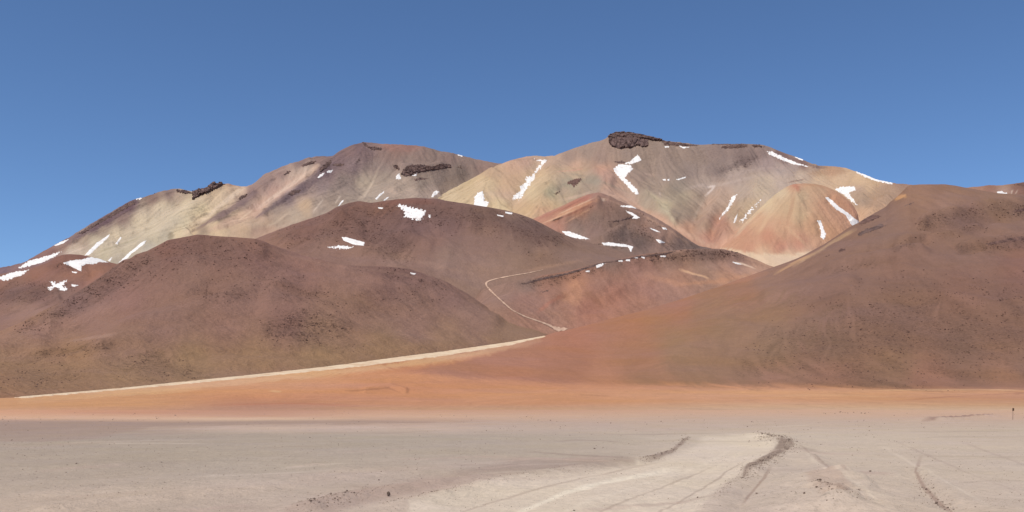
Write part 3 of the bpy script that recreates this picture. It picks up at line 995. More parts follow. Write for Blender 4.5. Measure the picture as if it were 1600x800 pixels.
c = paint(c, s.PX, s.PY, [
    ('p', [(878, 470), (890, 445), (900, 438), (912, 445), (905, 462), (895, 478)], (186, 130, 98), 6, 0.6),
    ('s', [(840, 488), (860, 472), (880, 462)], 4, (172, 108, 82), 0.6),
    ('s', [(1062, 421), (1080, 427), (1100, 432), (1108, 436)], 2, (204, 158, 128), 0.8),
    ('s', [(1146, 410), (1160, 412), (1180, 420)], 1.8, (216, 184, 160), 0.8),
    ('s', [(1160, 402), (1185, 410), (1200, 416)], 2.2, (196, 150, 122), 0.6),
    ('s', [(1010, 430), (1060, 444), (1120, 440), (1190, 426)], 5, (178, 126, 100), 0.6),
], W)
s.rub = rubble_mask(s.PX, s.PY, [([(800, 446), (860, 430), (930, 411), (1000, 397), (1060, 389), (1130, 388), (1165, 400), (1130, 402), (1060, 406), (1000, 408), (930, 422), (860, 442)], 5, 0.9),
                                 ([(840, 500), (880, 455), (960, 440), (1000, 450), (940, 480), (880, 500)], 8, 0.3)], W)
c = c * (1 - 0.15 * s.rub[..., None])
c *= (1 + 0.05 * s.flow(24, seed=9))[..., None]
s.build(c * KA, "low brown ridge in the middle topped by a broken black rock ledge")

# ---- central hill
s = LE = Land("hill", [
    dict(Y=C((0, 1950), (860, 1760)), py=C((-900, 640), (200, 560), (300, 480), (400, 450), (560, 440), (640, 445), (700, 465), (760, 495), (790, 510), (870, 530), (1000, 520), (1100, 500), (2600, 600))),
    dict(Y=C((0, 2100), (700, 2000), (860, 2000), (1000, 2250)), py=C((-900, 640), (200, 520), (300, 440), (400, 405), (480, 405), (560, 410), (640, 410), (700, 425), (760, 442), (800, 434), (860, 424), (930, 412), (1000, 410), (1100, 450), (2600, 600))),
    dict(Y=C((0, 2350), (700, 2250), (860, 2200), (1000, 2400)), py=C((-900, 640), (200, 500), (300, 420), (400, 385), (480, 368), (560, 362), (640, 355), (700, 365), (760, 375), (800, 380), (860, 390), (930, 395), (1000, 402), (1100, 440), (2600, 600))),
    dict(Y=C((0, 2600), (650, 2550), (860, 2450), (1000, 2550)), crest=True,
         py=C((-900, 640), (200, 480), (300, 405), (380, 380), (400, 372.5), (440, 357), (480, 343), (510, 333), (525, 324), (545, 317), (560, 314), (568, 315), (580, 317), (620, 311.5), (650, 309), (680, 310.5), (700, 314), (720, 317), (750, 321.5), (790, 328.5), (810, 334), (830, 341), (850, 351), (870, 362), (900, 373), (930, 382), (960, 390), (1000, 400), (1060, 415), (1200, 480), (2600, 600))),
    dict(Y=C((0, 250)), drop=C((0, 60), (900, 30))),
    dict(Y=C((0, 600)), drop=C((0, 300))),
], [50, 70, 110, 12, 8], mat=M_HILL, lo=360, hi=1100)
s.begin()
r_ = np.arange(s.Y.shape[0]).astype(float)
n = fbm(s.X / 260, s.Y / 300, 4, 71) * 18 + fbm(s.X / 60, s.Y / 80, 5, 73) * 5
n *= 1 - 0.6 * sstep(740, 860, s.PX)
s.Z += n * (0.12 + 0.88 * sstep(0, 40, np.abs(r_ - s.crow)))[:, None]
for pts, w, a in [([(540, 330), (520, 350), (480, 365), (430, 380)], 7, 10), ([(560, 345), (600, 375), (640, 400), (700, 415)], 10, -10),
                  ([(700, 335), (760, 350), (820, 365), (880, 385)], 9, 10), ([(700, 390), (780, 395), (850, 405)], 10, -6), ([(590, 360), (640, 370), (680, 390)], 7, 6)]:
    s.stroke(pts, w, a)
s.gully(0.45, 12, 73, wl=1.5)
s.fix_crest(4.0)
s.done()
W = 0.6 * s.flow(24, seed=12) + 1.4 * fbm(s.X / 90, s.Y / 130, 4, 77)
c = shepard(s.PX, s.PY, [
    (420, 385, (142, 108, 97)), (480, 360, (134, 100, 92)), (500, 390, (142, 110, 100)), (540, 330, (126, 93, 84)), (560, 360, (130, 98, 90)), (560, 400, (144, 112, 102)),
    (600, 320, (128, 94, 84)), (620, 380, (132, 102, 96)), (650, 345, (122, 92, 86)), (620, 405, (148, 116, 104)), (700, 325, (124, 94, 88)), (700, 350, (124, 96, 92)),
    (700, 400, (142, 114, 104)), (760, 340, (124, 96, 88)), (760, 370, (138, 108, 98)), (760, 420, (148, 118, 106)), (820, 350, (126, 100, 92)), (830, 375, (128, 102, 94)),
    (850, 400, (142, 112, 100)), (800, 410, (144, 115, 103)), (900, 385, (138, 110, 100)), (900, 405, (140, 112, 102)), (950, 395, (140, 112, 102)), (680, 370, (138, 106, 98)), (740, 440, (150, 120, 108))])
c = paint(c, s.PX, s.PY, [
    ('s', [(600, 318), (640, 314), (680, 316)], 5, (132, 90, 80), 0.5),
    ('p', [(540, 322), (600, 330), (680, 345), (760, 340), (840, 352), (900, 378), (840, 382), (760, 356), (680, 360), (620, 390), (580, 380)], (118, 90, 86), 10, 0.5),
    ('s', [(640, 405), (700, 420), (760, 432)], 5, (156, 124, 110), 0.4),
    ('s', [(820, 424), (860, 416), (920, 404)], 3, (162, 128, 112), 0.45),
], W)
s.rub = rubble_mask(s.PX, s.PY, [
    ([(430, 370), (500, 345), (540, 320), (640, 320), (760, 332), (850, 350), (890, 375), (840, 378), (760, 355), (680, 350), (600, 345), (520, 370), (450, 380)], 10, 0.75),
    ([(560, 350), (620, 350), (640, 380), (640, 402), (600, 400), (570, 380)], 10, 0.8),
    ([(820, 392), (860, 395), (880, 410), (840, 410)], 6, 0.5)], W)
c = c * (1 - 0.08 * s.rub[..., None])
c *= (1 + 0.014 * s.flow(24, seed=13))[..., None]
s.build(c * KA, "dark rounded brown hill in the centre with snow near its top")

# ---- small hill far left
s = LJ = Land("hill", [
    dict(Y=C((0, 1700)), py=C((-900, 620), (0, 530), (100, 500), (200, 470), (260, 480), (500, 600), (2600, 640))),
    dict(Y=C((0, 2050)), py=C((-900, 590), (0, 480), (60, 470), (100, 455), (150, 440), (200, 430), (260, 470), (500, 600), (2600, 640))),
    dict(Y=C((0, 2500)), crest=True, py=C((-900, 560), (-200, 470), (-60, 440), (0, 428), (30, 423), (55, 417), (75, 410), (88, 401), (100, 397.5), (110, 397), (125, 398), (140, 401), (160, 406), (175, 411), (188, 413.5), (200, 420), (260, 450), (500, 600), (2600, 640))),
    dict(Y=C((0, 250)), drop=C((0, 70))),
    dict(Y=C((0, 500)), drop=C((0, 300))),
], [50, 90, 12, 8], mat=M_HILL, lo=-60, hi=320)
s.begin()
r_ = np.arange(s.Y.shape[0]).astype(float)
s.Z += (fbm(s.X / 180, s.Y / 220, 5, 81) * 14 + fbm(s.X / 45, s.Y / 60, 4, 83) * 3) * (0.12 + 0.88 * sstep(0, 30, np.abs(r_ - s.crow)))[:, None]
s.stroke([(0, 440), (40, 432), (80, 424), (110, 415)], 5, 10)
s.stroke([(150, 420), (130, 445), (90, 465)], 6, -9)
s.fix_crest(3.0)
s.done()
W = 0.6 * s.flow(20, seed=15) + 1.4 * fbm(s.X / 70, s.Y / 100, 4, 87)
c = shepard(s.PX, s.PY, [(0, 445, (140, 104, 94)), (20, 460, (128, 98, 92)), (60, 430, (144, 104, 92)), (60, 460, (126, 96, 90)), (90, 405, (134, 96, 86)), (110, 425, (146, 106, 94)),
                         (150, 430, (152, 110, 96)), (120, 402, (132, 94, 84)), (30, 480, (152, 118, 106)), (100, 455, (134, 104, 96)), (60, 490, (152, 118, 106)), (180, 425, (142, 104, 92))])
s.rub = rubble_mask(s.PX, s.PY, [([(-40, 470), (0, 448), (60, 442), (120, 450), (70, 468), (20, 478)], 6, 0.9), ([(80, 416), (100, 410), (120, 420), (100, 426)], 4, 0.8)], W)
c = c * (1 - 0.08 * s.rub[..., None])
s.build(c * KA, "small brown hill at the far left holding bright snow patches")

# ---- reddish cone and knoll below the coloured mountain
s = LG = Land("hill", [
    dict(Y=C((0, 2500)), py=C((600, 560), (800, 440), (860, 412), (900, 410), (1000, 412), (1100, 415), (1200, 430), (1400, 560))),
    dict(Y=C((0, 2750)), py=C((600, 560), (760, 400), (860, 368), (900, 368), (940, 364), (1000, 372), (1060, 392), (1100, 400), (1200, 425), (1400, 560))),
    dict(Y=C((0, 3050)), crest=True, py=C((600, 560), (700, 450), (780, 372), (830, 344), (850, 334), (880, 321), (900, 311), (920, 303), (936, 300.5), (948, 304), (960, 311), (985, 322), (1000, 328), (1020, 338), (1040, 350), (1060, 363), (1080, 377), (1093, 385), (1110, 388), (1200, 425), (1400, 560))),
    dict(Y=C((0, 250)), drop=C((0, 90))),
    dict(Y=C((0, 400)), drop=C((0, 300))),
], [60, 110, 12, 8], mat=M_HILL, lo=760, hi=1200)
s.desat = 0.24
s.begin()
r_ = np.arange(s.Y.shape[0]).astype(float)
s.Z += (fbm(s.X / 150, s.Y / 200, 5, 91) * 12 + fbm(s.X / 45, s.Y / 60, 4, 93) * 4) * (0.10 + 0.90 * sstep(0, 35, np.abs(r_ - s.crow)))[:, None]
for pts, w, a in [([(942, 311), (920, 322), (890, 338), (870, 350)], 5, 22), ([(930, 310), (900, 326), (865, 345)], 3, -14), ([(942, 311), (965, 322), (1000, 338), (1035, 360), (1070, 380)], 5, 20),
                  ([(980, 356), (960, 366), (935, 380)], 5, 16), ([(980, 356), (1010, 366), (1040, 380)], 5, 16), ([(950, 350), (985, 345), (1010, 358)], 4, -16),
                  ([(930, 372), (900, 366), (870, 358)], 4, -12)]:
    s.stroke(pts, w, a)
s.gully(1.2, 20, 74, bias=(-0.25, 0))
s.fix_crest(3.0)
s.done()
W = 0.9 * s.flow(24, seed=17, bias=(-0.25, 0)) + 1.1 * fbm(s.X / 60, s.Y / 90, 4, 97)
c = shepard(s.PX, s.PY, [(850, 345, (190, 128, 100)), (870, 330, (186, 126, 102)), (900, 325, (190, 122, 96)), (930, 304, (166, 118, 100)), (915, 312, (184, 116, 94)), (870, 352, (176, 118, 94)),
                         (942, 318, (142, 106, 96)), (900, 350, (140, 108, 98)), (930, 340, (142, 110, 100)), (900, 362, (150, 120, 106)), (970, 335, (138, 104, 94)), (1000, 345, (142, 106, 94)),
                         (960, 352, (150, 114, 100)), (975, 365, (124, 98, 92)), (1000, 375, (128, 100, 92)), (940, 375, (144, 110, 98)), (1040, 365, (162, 120, 102)), (1060, 385, (140, 108, 98)),
                         (1010, 355, (158, 116, 100)), (960, 395, (140, 110, 100)), (1090, 388, (132, 104, 96)), (960, 312, (156, 116, 100)), (1020, 345, (164, 124, 106))])
c = paint(c, s.PX, s.PY, [
    ('s', [(838, 344), (870, 330), (905, 314), (925, 305)], 2.5, (176, 104, 84), 0.6),
    ('s', [(850, 348), (880, 334), (912, 320), (938, 311)], 2.5, (206, 142, 108), 0.75),
    ('s', [(865, 346), (895, 333), (925, 318)], 1.3, (150, 92, 76), 0.7),
    ('s', [(862, 345), (880, 339)], 1.5, (80, 56, 50), 0.8),
    ('s', [(845, 350), (870, 340), (900, 327)], 1.2, (214, 162, 130), 0.8),
    ('s', [(870, 336), (900, 322), (930, 309)], 1.0, (212, 168, 138), 0.7),
    ('s', [(880, 350), (905, 336), (930, 322)], 1.4, (196, 140, 112), 0.7),
    ('s', [(855, 340), (885, 324), (915, 308)], 1.0, (156, 98, 80), 0.6),
    ('s', [(930, 308), (950, 312), (975, 322), (1010, 336)], 1.5, (178, 132, 112), 0.6),
    ('s', [(1000, 334), (1040, 356), (1075, 380)], 2.0, (196, 146, 118), 0.5),
    ('s', [(940, 312), (945, 312)], 2, (190, 160, 144), 0.7),
], W)
s.rub = rubble_mask(s.PX, s.PY, [([(885, 345), (935, 320), (980, 325), (1040, 360), (1000, 372), (960, 360), (910, 355)], 6, 0.4), ([(955, 366), (980, 355), (1020, 366), (1030, 382), (960, 384)], 6, 0.9),
                                 ([(1030, 380), (1090, 382), (1100, 392), (1040, 392)], 4, 0.9)], W)
c = c * (1 - 0.15 * s.rub[..., None])
c *= (1 + 0.04 * s.flow(24, seed=18))[..., None]
s.build(c * KA, "small reddish brown cone below the coloured mountain with an orange left flank")

# ---- far ridge at the right edge
s = LK = Land("hill", [
    dict(Y=C((0, 3300)), py=C((0, 560), (1400, 400), (1600, 320), (2600, 400))),
    dict(Y=C((0, 4300)), crest=True, py=C((0, 560), (1300, 450), (1470, 300), (1507, 294), (1520, 292), (1530, 291.8), (1545, 289.5), (1560, 290.5), (1575, 289), (1590, 287), (1600, 285.5), (1620, 282), (1700, 275), (2600, 390))),
    dict(Y=C((0, 600)), drop=C((0, 200))),
], [70, 12], mat=M_MTN, lo=1440, hi=1660)
s.begin()
s.Z += fbm(s.X / 220, s.Y / 260, 5, 101) * 20
s.fix_crest(2.0)
s.done()
W = fbm(s.X / 100, s.Y / 120, 4, 107) * 1.5
c = shepard(s.PX, s.PY, [(1500, 295, (168, 130, 112)), (1530, 295, (166, 126, 110)), (1545, 291, (150, 112, 98)), (1570, 298, (170, 138, 124)), (1590, 294, (140, 104, 92)), (1600, 288, (120, 88, 80)), (1640, 300, (140, 104, 92))])
c = paint(c, s.PX, s.PY, [('s', [(1580, 303), (1582, 297)], 1.2, (206, 182, 168), 0.8), ('s', [(1586, 304), (1590, 297)], 1.2, (196, 170, 156), 0.6)], W)
s.rub = np.full(s.Y.shape, 0.3)
s.build(c * KA, "distant reddish ridge on the skyline at the right edge")

# ---- orange dome spur of the coloured mountain
s = LL = Land("mountain_spur", [
    dict(Y=C((1000, 2950), (1200, 2900), (1400, 3000)), py=C((1000, 540), (1100, 440), (1140, 426), (1200, 424), (1250, 424), (1300, 430), (1420, 510), (1600, 560))),
    dict(Y=C((1000, 3300), (1200, 3260), (1400, 3350)), py=C((1000, 520), (1100, 420), (1130, 392), (1180, 393), (1230, 397), (1290, 398), (1330, 400), (1420, 480), (1600, 560))),
    dict(Y=C((1000, 3500), (1200, 3480), (1240, 3460), (1400, 3500)), py=C((1000, 500), (1100, 412), (1130, 384), (1180, 345), (1240, 335), (1290, 345), (1330, 368), (1345, 385), (1420, 470), (1600, 560))),
    dict(Y=C((1000, 3700), (1200, 3780), (1240, 3800), (1400, 3650)), crest=True,
         py=C((1000, 480), (1100, 404), (1120, 388), (1140, 372), (1160, 352), (1180, 332), (1200, 313), (1215, 301), (1230, 291), (1240, 287.5), (1256, 286.5), (1275, 287.5), (1290, 291), (1305, 298), (1318, 306), (1330, 317), (1339, 330), (1342, 342), (1343, 350), (1350, 372), (1420, 460), (1600, 560))),
    dict(Y=C((0, 160)), drop=C((0, 70))),
    dict(Y=C((0, 400)), drop=C((0, 350))),
], [20, 60, 90, 12, 8], mat=M_MTN, lo=1080, hi=1380)
s.begin()
r_ = np.arange(s.Y.shape[0]).astype(float)
ang = (s.PX - 1243) / np.maximum(s.PY0 - 270, 8)
ribs = perlin(ang * 7.0, s.PY0 * 0.004, 9) * 3.5 + perlin(ang * 17.0, s.PY0 * 0.01, 12) * 1.8
s.Z += ribs * sstep(287, 330, s.PY0) * s.front * (1 - sstep(385, 400, s.PY0))
s.Z += fbm(s.X / 60, s.Y / 90, 4, 111) * 3 * (0.10 + 0.90 * sstep(0, 30, np.abs(r_ - s.crow)))[:, None]
for pts, w, a in [([(1243, 290), (1245, 320), (1240, 360)], 7, 14), ([(1290, 308), (1310, 326), (1330, 345)], 5, -12), ([(1300, 305), (1325, 322), (1342, 345)], 4, 10),
                  ([(1278, 345), (1286, 372)], 5, -8), ([(1220, 310), (1195, 345), (1175, 380)], 6, -8), ([(1225, 345), (1220, 385)], 6, -9), ([(1265, 330), (1280, 390)], 5, 8)]:
    s.stroke(pts, w, a)
s.gully(1.6, 24, 65)
s.gully(4.5, 50, 66, wl=2.4)
s.fix_crest(3.0)
s.done()
Wf = s.flow(34, seed=19, wl=0.6)
W = 0.9 * Wf + 0.9 * fbm(s.X / 80, s.Y / 140, 4, 117)
c = shepard(s.PX, s.PY, [(1243, 288, (204, 140, 112)), (1220, 300, (214, 182, 146)), (1200, 320, (214, 178, 138)), (1180, 345, (212, 160, 120)), (1160, 365, (206, 144, 112)), (1250, 305, (200, 164, 128)),
                         (1230, 320, (200, 160, 122)), (1250, 335, (204, 164, 124)), (1280, 300, (196, 150, 116)), (1310, 310, (200, 138, 100)), (1330, 325, (204, 140, 102)), (1290, 320, (202, 144, 106)),
                         (1270, 350, (202, 148, 112)), (1220, 355, (208, 154, 118)), (1200, 370, (202, 134, 104)), (1220, 385, (196, 128, 102)), (1170, 385, (206, 142, 112)), (1250, 380, (198, 132, 104)),
                         (1300, 365, (206, 146, 108)), (1320, 345, (208, 148, 110)), (1280, 385, (204, 148, 114)), (1190, 398, (220, 172, 136)), (1230, 402, (222, 178, 142)), (1260, 398, (216, 166, 130))])
c = paint(c, s.PX, s.PY, [
    ('s', [(1237, 287), (1245, 292), (1248, 300)], 3, (198, 120, 94), 0.6),
    ('s', [(1215, 301), (1190, 324), (1165, 350), (1148, 368)], 4, (222, 190, 150), 0.6),
    ('s', [(1250, 287), (1275, 288), (1300, 296), (1325, 312)], 3, (192, 138, 102), 0.6),
    ('p', [(1110, 384), (1150, 391), (1190, 396.5), (1235, 398), (1272, 392), (1300, 380), (1285, 395), (1262, 420), (1225, 426), (1180, 424), (1120, 410)], (230, 192, 156), 2.2, 0.9),
    ('s', [(1240, 300), (1236, 330), (1228, 360), (1222, 380)], 4, (190, 138, 106), 0.45),
    ('s', [(1205, 330), (1185, 365)], 3, (222, 176, 132), 0.5), ('s', [(1225, 350), (1262, 385)], 3, (218, 170, 130), 0.4),
], W)
c *= (1 + 0.035 * Wf)[..., None]
s.build(c * KA, "orange and cream dome-shaped spur fanning out below the coloured mountain")

# ---- the coloured mountain
s = LH = Land("mountain", [
    dict(Y=C((600, 3500), (1000, 3350), (1200, 3250), (1400, 3300)), py=C((0, 600), (500, 440), (650, 400), (760, 395), (900, 390), (1000, 392), (1060, 410), (1130, 440), (1200, 425), (1300, 420), (1420, 420), (2600, 600))),
    dict(Y=C((600, 3800), (1000, 3650), (1100, 3550), (1200, 3700), (1400, 3600)), py=C((0, 600), (500, 430), (640, 370), (700, 350), (800, 350), (900, 345), (960, 345), (1020, 352), (1080, 372), (1120, 382), (1180, 360), (1250, 370), (1340, 372), (1400, 360), (2600, 590))),
    dict(Y=C((600, 4100), (800, 4300), (1000, 4200), (1200, 4300), (1400, 3900)), py=C((0, 600), (500, 420), (640, 345), (700, 318), (760, 300), (830, 300), (900, 298), (960, 296), (1000, 300), (1060, 318), (1120, 322), (1180, 300), (1260, 302), (1340, 325), (1400, 335), (2600, 590))),
    dict(Y=C((600, 4300), (770, 4600), (860, 4850), (1000, 4800), (1200, 4800), (1300, 4600), (1400, 4100)), py=C((0, 600), (500, 410), (640, 332), (700, 303), (770, 270), (800, 265), (860, 262), (900, 262), (960, 250), (1000, 250), (1060, 265), (1120, 270), (1180, 262), (1240, 268), (1300, 280), (1340, 290), (1400, 305), (2600, 590))),
    dict(Y=C((600, 4400), (770, 4800), (860, 5100), (1000, 5200), (1200, 5150), (1300, 4900), (1414, 4300), (1500, 4200)), crest=True,
         py=C((0, 600), (500, 400), (620, 340), (660, 320), (675, 313), (690, 305), (705, 296), (720, 288.5), (740, 278), (757, 267.5), (770, 261), (785, 255), (800, 250), (822, 244.5), (835, 243.5), (856, 244.5), (868, 243.5), (880, 238), (894, 232.5), (924, 223), (944, 218), (949, 215), (953, 210.5), (962, 207.5), (985, 208), (1000, 210), (1012, 213.5), (1031, 218), (1040, 220), (1062, 222.5), (1092, 226), (1111, 225.5), (1130, 225), (1175, 225), (1190, 226), (1200, 229), (1222, 237.5), (1241, 245), (1256, 250.6), (1275, 258), (1290, 259.5), (1300, 259.5), (1312, 260.5), (1331, 265.6), (1350, 273), (1369, 280.6), (1395, 286), (1414, 287.5), (1460, 292), (1520, 310), (2600, 590))),
    dict(Y=C((0, 500)), drop=C((0, 120), (900, 100))),
    dict(Y=C((0, 900)), drop=C((0, 600))),
], [20, 90, 110, 110, 14, 8], mat=M_MTN, lo=600, hi=1480)
s.begin()
r_ = np.arange(s.Y.shape[0]).astype(float)
amp = (0.08 + 0.92 * sstep(0, 60, np.abs(r_ - s.crow)))[:, None]
s.Z += (fbm(s.X / 420, s.Y / 600, 5, 121) * 30 + fbm(s.X / 110, s.Y / 220, 4, 123, ridged=True) * 6 + fbm(s.X / 50, s.Y / 60, 4, 125) * 3) * amp * (0.35 + 0.65 * sstep(740, 860, s.PX))
for pts, w, a in [
    ([(845, 250), (830, 275), (810, 305), (795, 330)], 7, -24), ([(775, 262), (760, 290), (745, 320)], 10, 18), ([(870, 250), (860, 275), (850, 310), (830, 335)], 9, 20),
    ([(860, 285), (900, 270), (940, 275), (960, 290)], 7, 18), ([(870, 300), (910, 288), (935, 296)], 6, -16),
    ([(960, 262), (970, 280), (990, 300), (1020, 325)], 6, -22), ([(950, 285), (985, 310), (1040, 350), (1090, 375), (1150, 395)], 7, -28),
    ([(1000, 300), (1040, 330), (1060, 348)], 6, 14), ([(1110, 292), (1090, 330), (1075, 362)], 7, -18), ([(1150, 300), (1135, 325), (1120, 345), (1108, 375)], 6, -22),
    ([(1130, 290), (1112, 325), (1098, 360)], 6, 14), ([(1195, 275), (1170, 310), (1145, 345), (1125, 380)], 8, 20), ([(1232, 255), (1200, 268), (1165, 278), (1120, 292)], 6, 22),
    ([(1180, 240), (1140, 258), (1090, 275)], 7, 20), ([(1280, 262), (1262, 275), (1230, 284)], 6, 18), ([(1210, 240), (1240, 256), (1275, 264)], 4, -14),
    ([(1310, 295), (1335, 318), (1350, 345)], 6, -24), ([(1365, 285), (1345, 305), (1340, 325)], 6, 16), ([(1400, 300), (1370, 325), (1352, 350)], 6, 12),
    ([(1060, 232), (1060, 260), (1050, 290)], 14, 10), ([(1010, 240), (1015, 270), (1030, 300)], 12, -12)]:
    s.stroke(pts, w, a)
s.gully(2.6, 24, 61)
s.gully(8.0, 50, 62, wl=2.4)
s.fix_crest(4.0)
s.done()
Wf = s.flow(36, seed=21, wl=0.6)
W = 0.8 * Wf + 1.2 * fbm(s.X / 160, s.Y / 260, 4, 127)
c = shepard(s.PX, s.PY, [
    (700, 300, (206, 182, 138)), (730, 300, (206, 180, 134)), (760, 290, (214, 186, 142)), (780, 320, (210, 184, 136)), (770, 268, (194, 162, 128)), (800, 258, (206, 166, 132)), (820, 250, (196, 158, 128)),
    (800, 280, (200, 164, 128)), (790, 300, (200, 166, 130)), (840, 265, (208, 176, 136)), (830, 300, (214, 188, 142)), (820, 325, (206, 172, 130)), (850, 285, (206, 178, 134)), (860, 255, (192, 160, 128)),
    (890, 245, (160, 134, 114)), (920, 235, (162, 138, 118)), (940, 250, (160, 134, 116)), (900, 262, (204, 162, 130)), (940, 265, (200, 152, 124)), (950, 275, (186, 146, 122)), (900, 272, (196, 170, 132)),
    (890, 285, (168, 154, 124)), (930, 282, (160, 146, 122)), (860, 300, (176, 162, 126)), (850, 315, (204, 172, 132)), (880, 300, (184, 160, 130)), (920, 294, (170, 148, 122)), (850, 330, (200, 158, 122)),
    (950, 295, (190, 152, 124)), (980, 240, (156, 134, 118)), (1000, 255, (156, 134, 116)), (1040, 240, (156, 134, 118)), (1080, 240, (154, 132, 116)), (1120, 240, (148, 126, 114)), (1160, 240, (142, 120, 110)),
    (1190, 240, (144, 122, 112)), (960, 240, (164, 138, 118)), (1000, 275, (160, 136, 118)), (1040, 270, (158, 136, 118)), (1080, 265, (152, 132, 118)), (1120, 262, (146, 126, 114)), (1150, 275, (176, 154, 138)),
    (1020, 290, (164, 142, 122)), (1060, 295, (152, 136, 118)), (1100, 290, (176, 154, 134)), (1010, 310, (176, 156, 128)), (1040, 325, (186, 170, 134)), (1065, 310, (176, 158, 130)), (1055, 330, (162, 142, 118)),
    (1080, 330, (168, 144, 120)), (1090, 310, (166, 144, 122)), (1110, 320, (186, 154, 130)), (1130, 310, (190, 160, 136)), (1100, 350, (180, 146, 118)), (1125, 350, (194, 142, 114)), (1075, 360, (196, 150, 118)),
    (1110, 372, (194, 140, 110)), (1150, 335, (188, 158, 124)), (1170, 320, (196, 168, 134)), (1190, 300, (192, 170, 142)), (1160, 300, (184, 162, 142)), (1200, 285, (196, 174, 148)), (1220, 265, (176, 156, 142)),
    (1200, 255, (162, 140, 130)), (1240, 262, (168, 148, 136)), (1220, 280, (188, 166, 146)), (1250, 275, (196, 172, 146)), (1225, 245, (140, 112, 102)), (1255, 256, (136, 106, 96)), (1270, 262, (176, 150, 128)),
    (1300, 265, (190, 150, 116)), (1310, 285, (206, 174, 136)), (1280, 280, (200, 170, 134)), (1340, 280, (204, 172, 132)), (1360, 290, (198, 166, 126)), (1390, 300, (182, 148, 118)), (1405, 290, (160, 126, 106)),
    (1350, 310, (178, 150, 122)), (1340, 300, (186, 156, 128)), (1370, 320, (196, 156, 120)), (1350, 335, (206, 166, 128)), (1140, 385, (216, 166, 130)), (1100, 388, (204, 154, 122)), (1030, 345, (200, 156, 124)),
    (985, 315, (192, 158, 130)), (960, 300, (186, 150, 124)), (1170, 395, (220, 172, 138)), (680, 330, (206, 182, 138)), (730, 325, (210, 184, 140))], p=3.6)
c = paint(c, s.PX, s.PY, [
    ('s', [(950, 298), (985, 318), (1030, 342), (1065, 362), (1100, 382), (1160, 398)], 5, (210, 166, 132), 0.7),
    ('s', [(1010, 335), (1050, 358), (1090, 382), (1130, 392)], 3.0, (190, 140, 112), 0.5),
    ('s', [(1010, 298), (1035, 318), (1048, 338), (1056, 350)], 3.5, (196, 180, 142), 0.6),
    ('s', [(1070, 296), (1090, 290), (1130, 288), (1160, 280), (1200, 272)], 3, (190, 168, 150), 0.55),
    ('s', [(1104, 293), (1116, 291), (1112, 297), (1102, 306)], 1.8, (222, 204, 188), 0.8),
    ('s', [(1135, 278), (1165, 268), (1200, 262)], 3, (180, 158, 144), 0.5),
    ('s', [(1200, 262), (1220, 262), (1236, 256)], 3, (186, 160, 146), 0.5),
    ('s', [(1232, 285), (1258, 280)], 1.2, (134, 104, 90), 0.7),
    ('s', [(870, 268), (900, 266), (910, 264)], 1.2, (214, 160, 132), 0.7),
    ('s', [(880, 270), (920, 276), (950, 288), (990, 304)], 2, (164, 146, 122), 0.5),
    ('s', [(850, 308), (880, 290), (910, 282), (935, 284)], 4, (158, 148, 122), 0.4),
    ('s', [(880, 312), (905, 306), (925, 300)], 2.4, (210, 178, 150), 0.6),
    ('s', [(1082, 345), (1092, 325), (1104, 305)], 2.4, (190, 166, 142), 0.5),
    ('s', [(1150, 342), (1165, 328), (1190, 306)], 3, (206, 176, 134), 0.5),
    ('p', [(1048, 335), (1054, 318), (1066, 310), (1080, 312), (1078, 330), (1066, 345)], (154, 134, 112), 4, 0.45),
    ('p', [(1355, 305), (1368, 288), (1400, 288), (1414, 296), (1400, 312), (1370, 326), (1352, 322)], (170, 140, 112), 4, 0.55),
    ('p', [(1240, 246), (1275, 258), (1292, 262), (1280, 264), (1255, 258), (1215, 246), (1205, 238), (1215, 236)], (134, 106, 98), 1.6, 0.8),
    ('p', [(1262, 272), (1290, 262), (1312, 262), (1330, 268), (1310, 272), (1280, 275)], (178, 140, 108), 3, 0.55),
    ('s', [(1030, 300), (1032, 306)], 1.5, (206, 182, 160), 0.6),
    ('s', [(1006, 270), (1012, 273), (1024, 273)], 1.8, (190, 160, 138), 0.6),
    ('s', [(800, 250), (830, 248), (850, 252)], 2, (170, 136, 114), 0.5),
    ('s', [(1173, 262), (1160, 255), (1185, 245)], 3.5, (122, 100, 94), 0.5),
    ('s', [(1115, 272), (1140, 262), (1165, 250), (1185, 240)], 5, (126, 106, 98), 0.5),
    ('s', [(1340, 266), (1354, 273), (1372, 281)], 1.3, (232, 214, 196), 0.5),
], W)
s.rub = rubble_mask(s.PX, s.PY, [([(940, 225), (1100, 228), (1190, 230), (1210, 240), (1170, 262), (1110, 280), (1030, 262), (960, 240)], 14, 0.35), ([(1120, 268), (1170, 244), (1195, 240), (1180, 256), (1140, 270)], 4, 0.9)], W)
c *= (1 + 0.045 * Wf + 0.03 * s.flow(50, seed=22, wl=2.2))[..., None]
s.build(c * KA, "cream, grey and orange mountain with a dark summit crag in the middle distance")

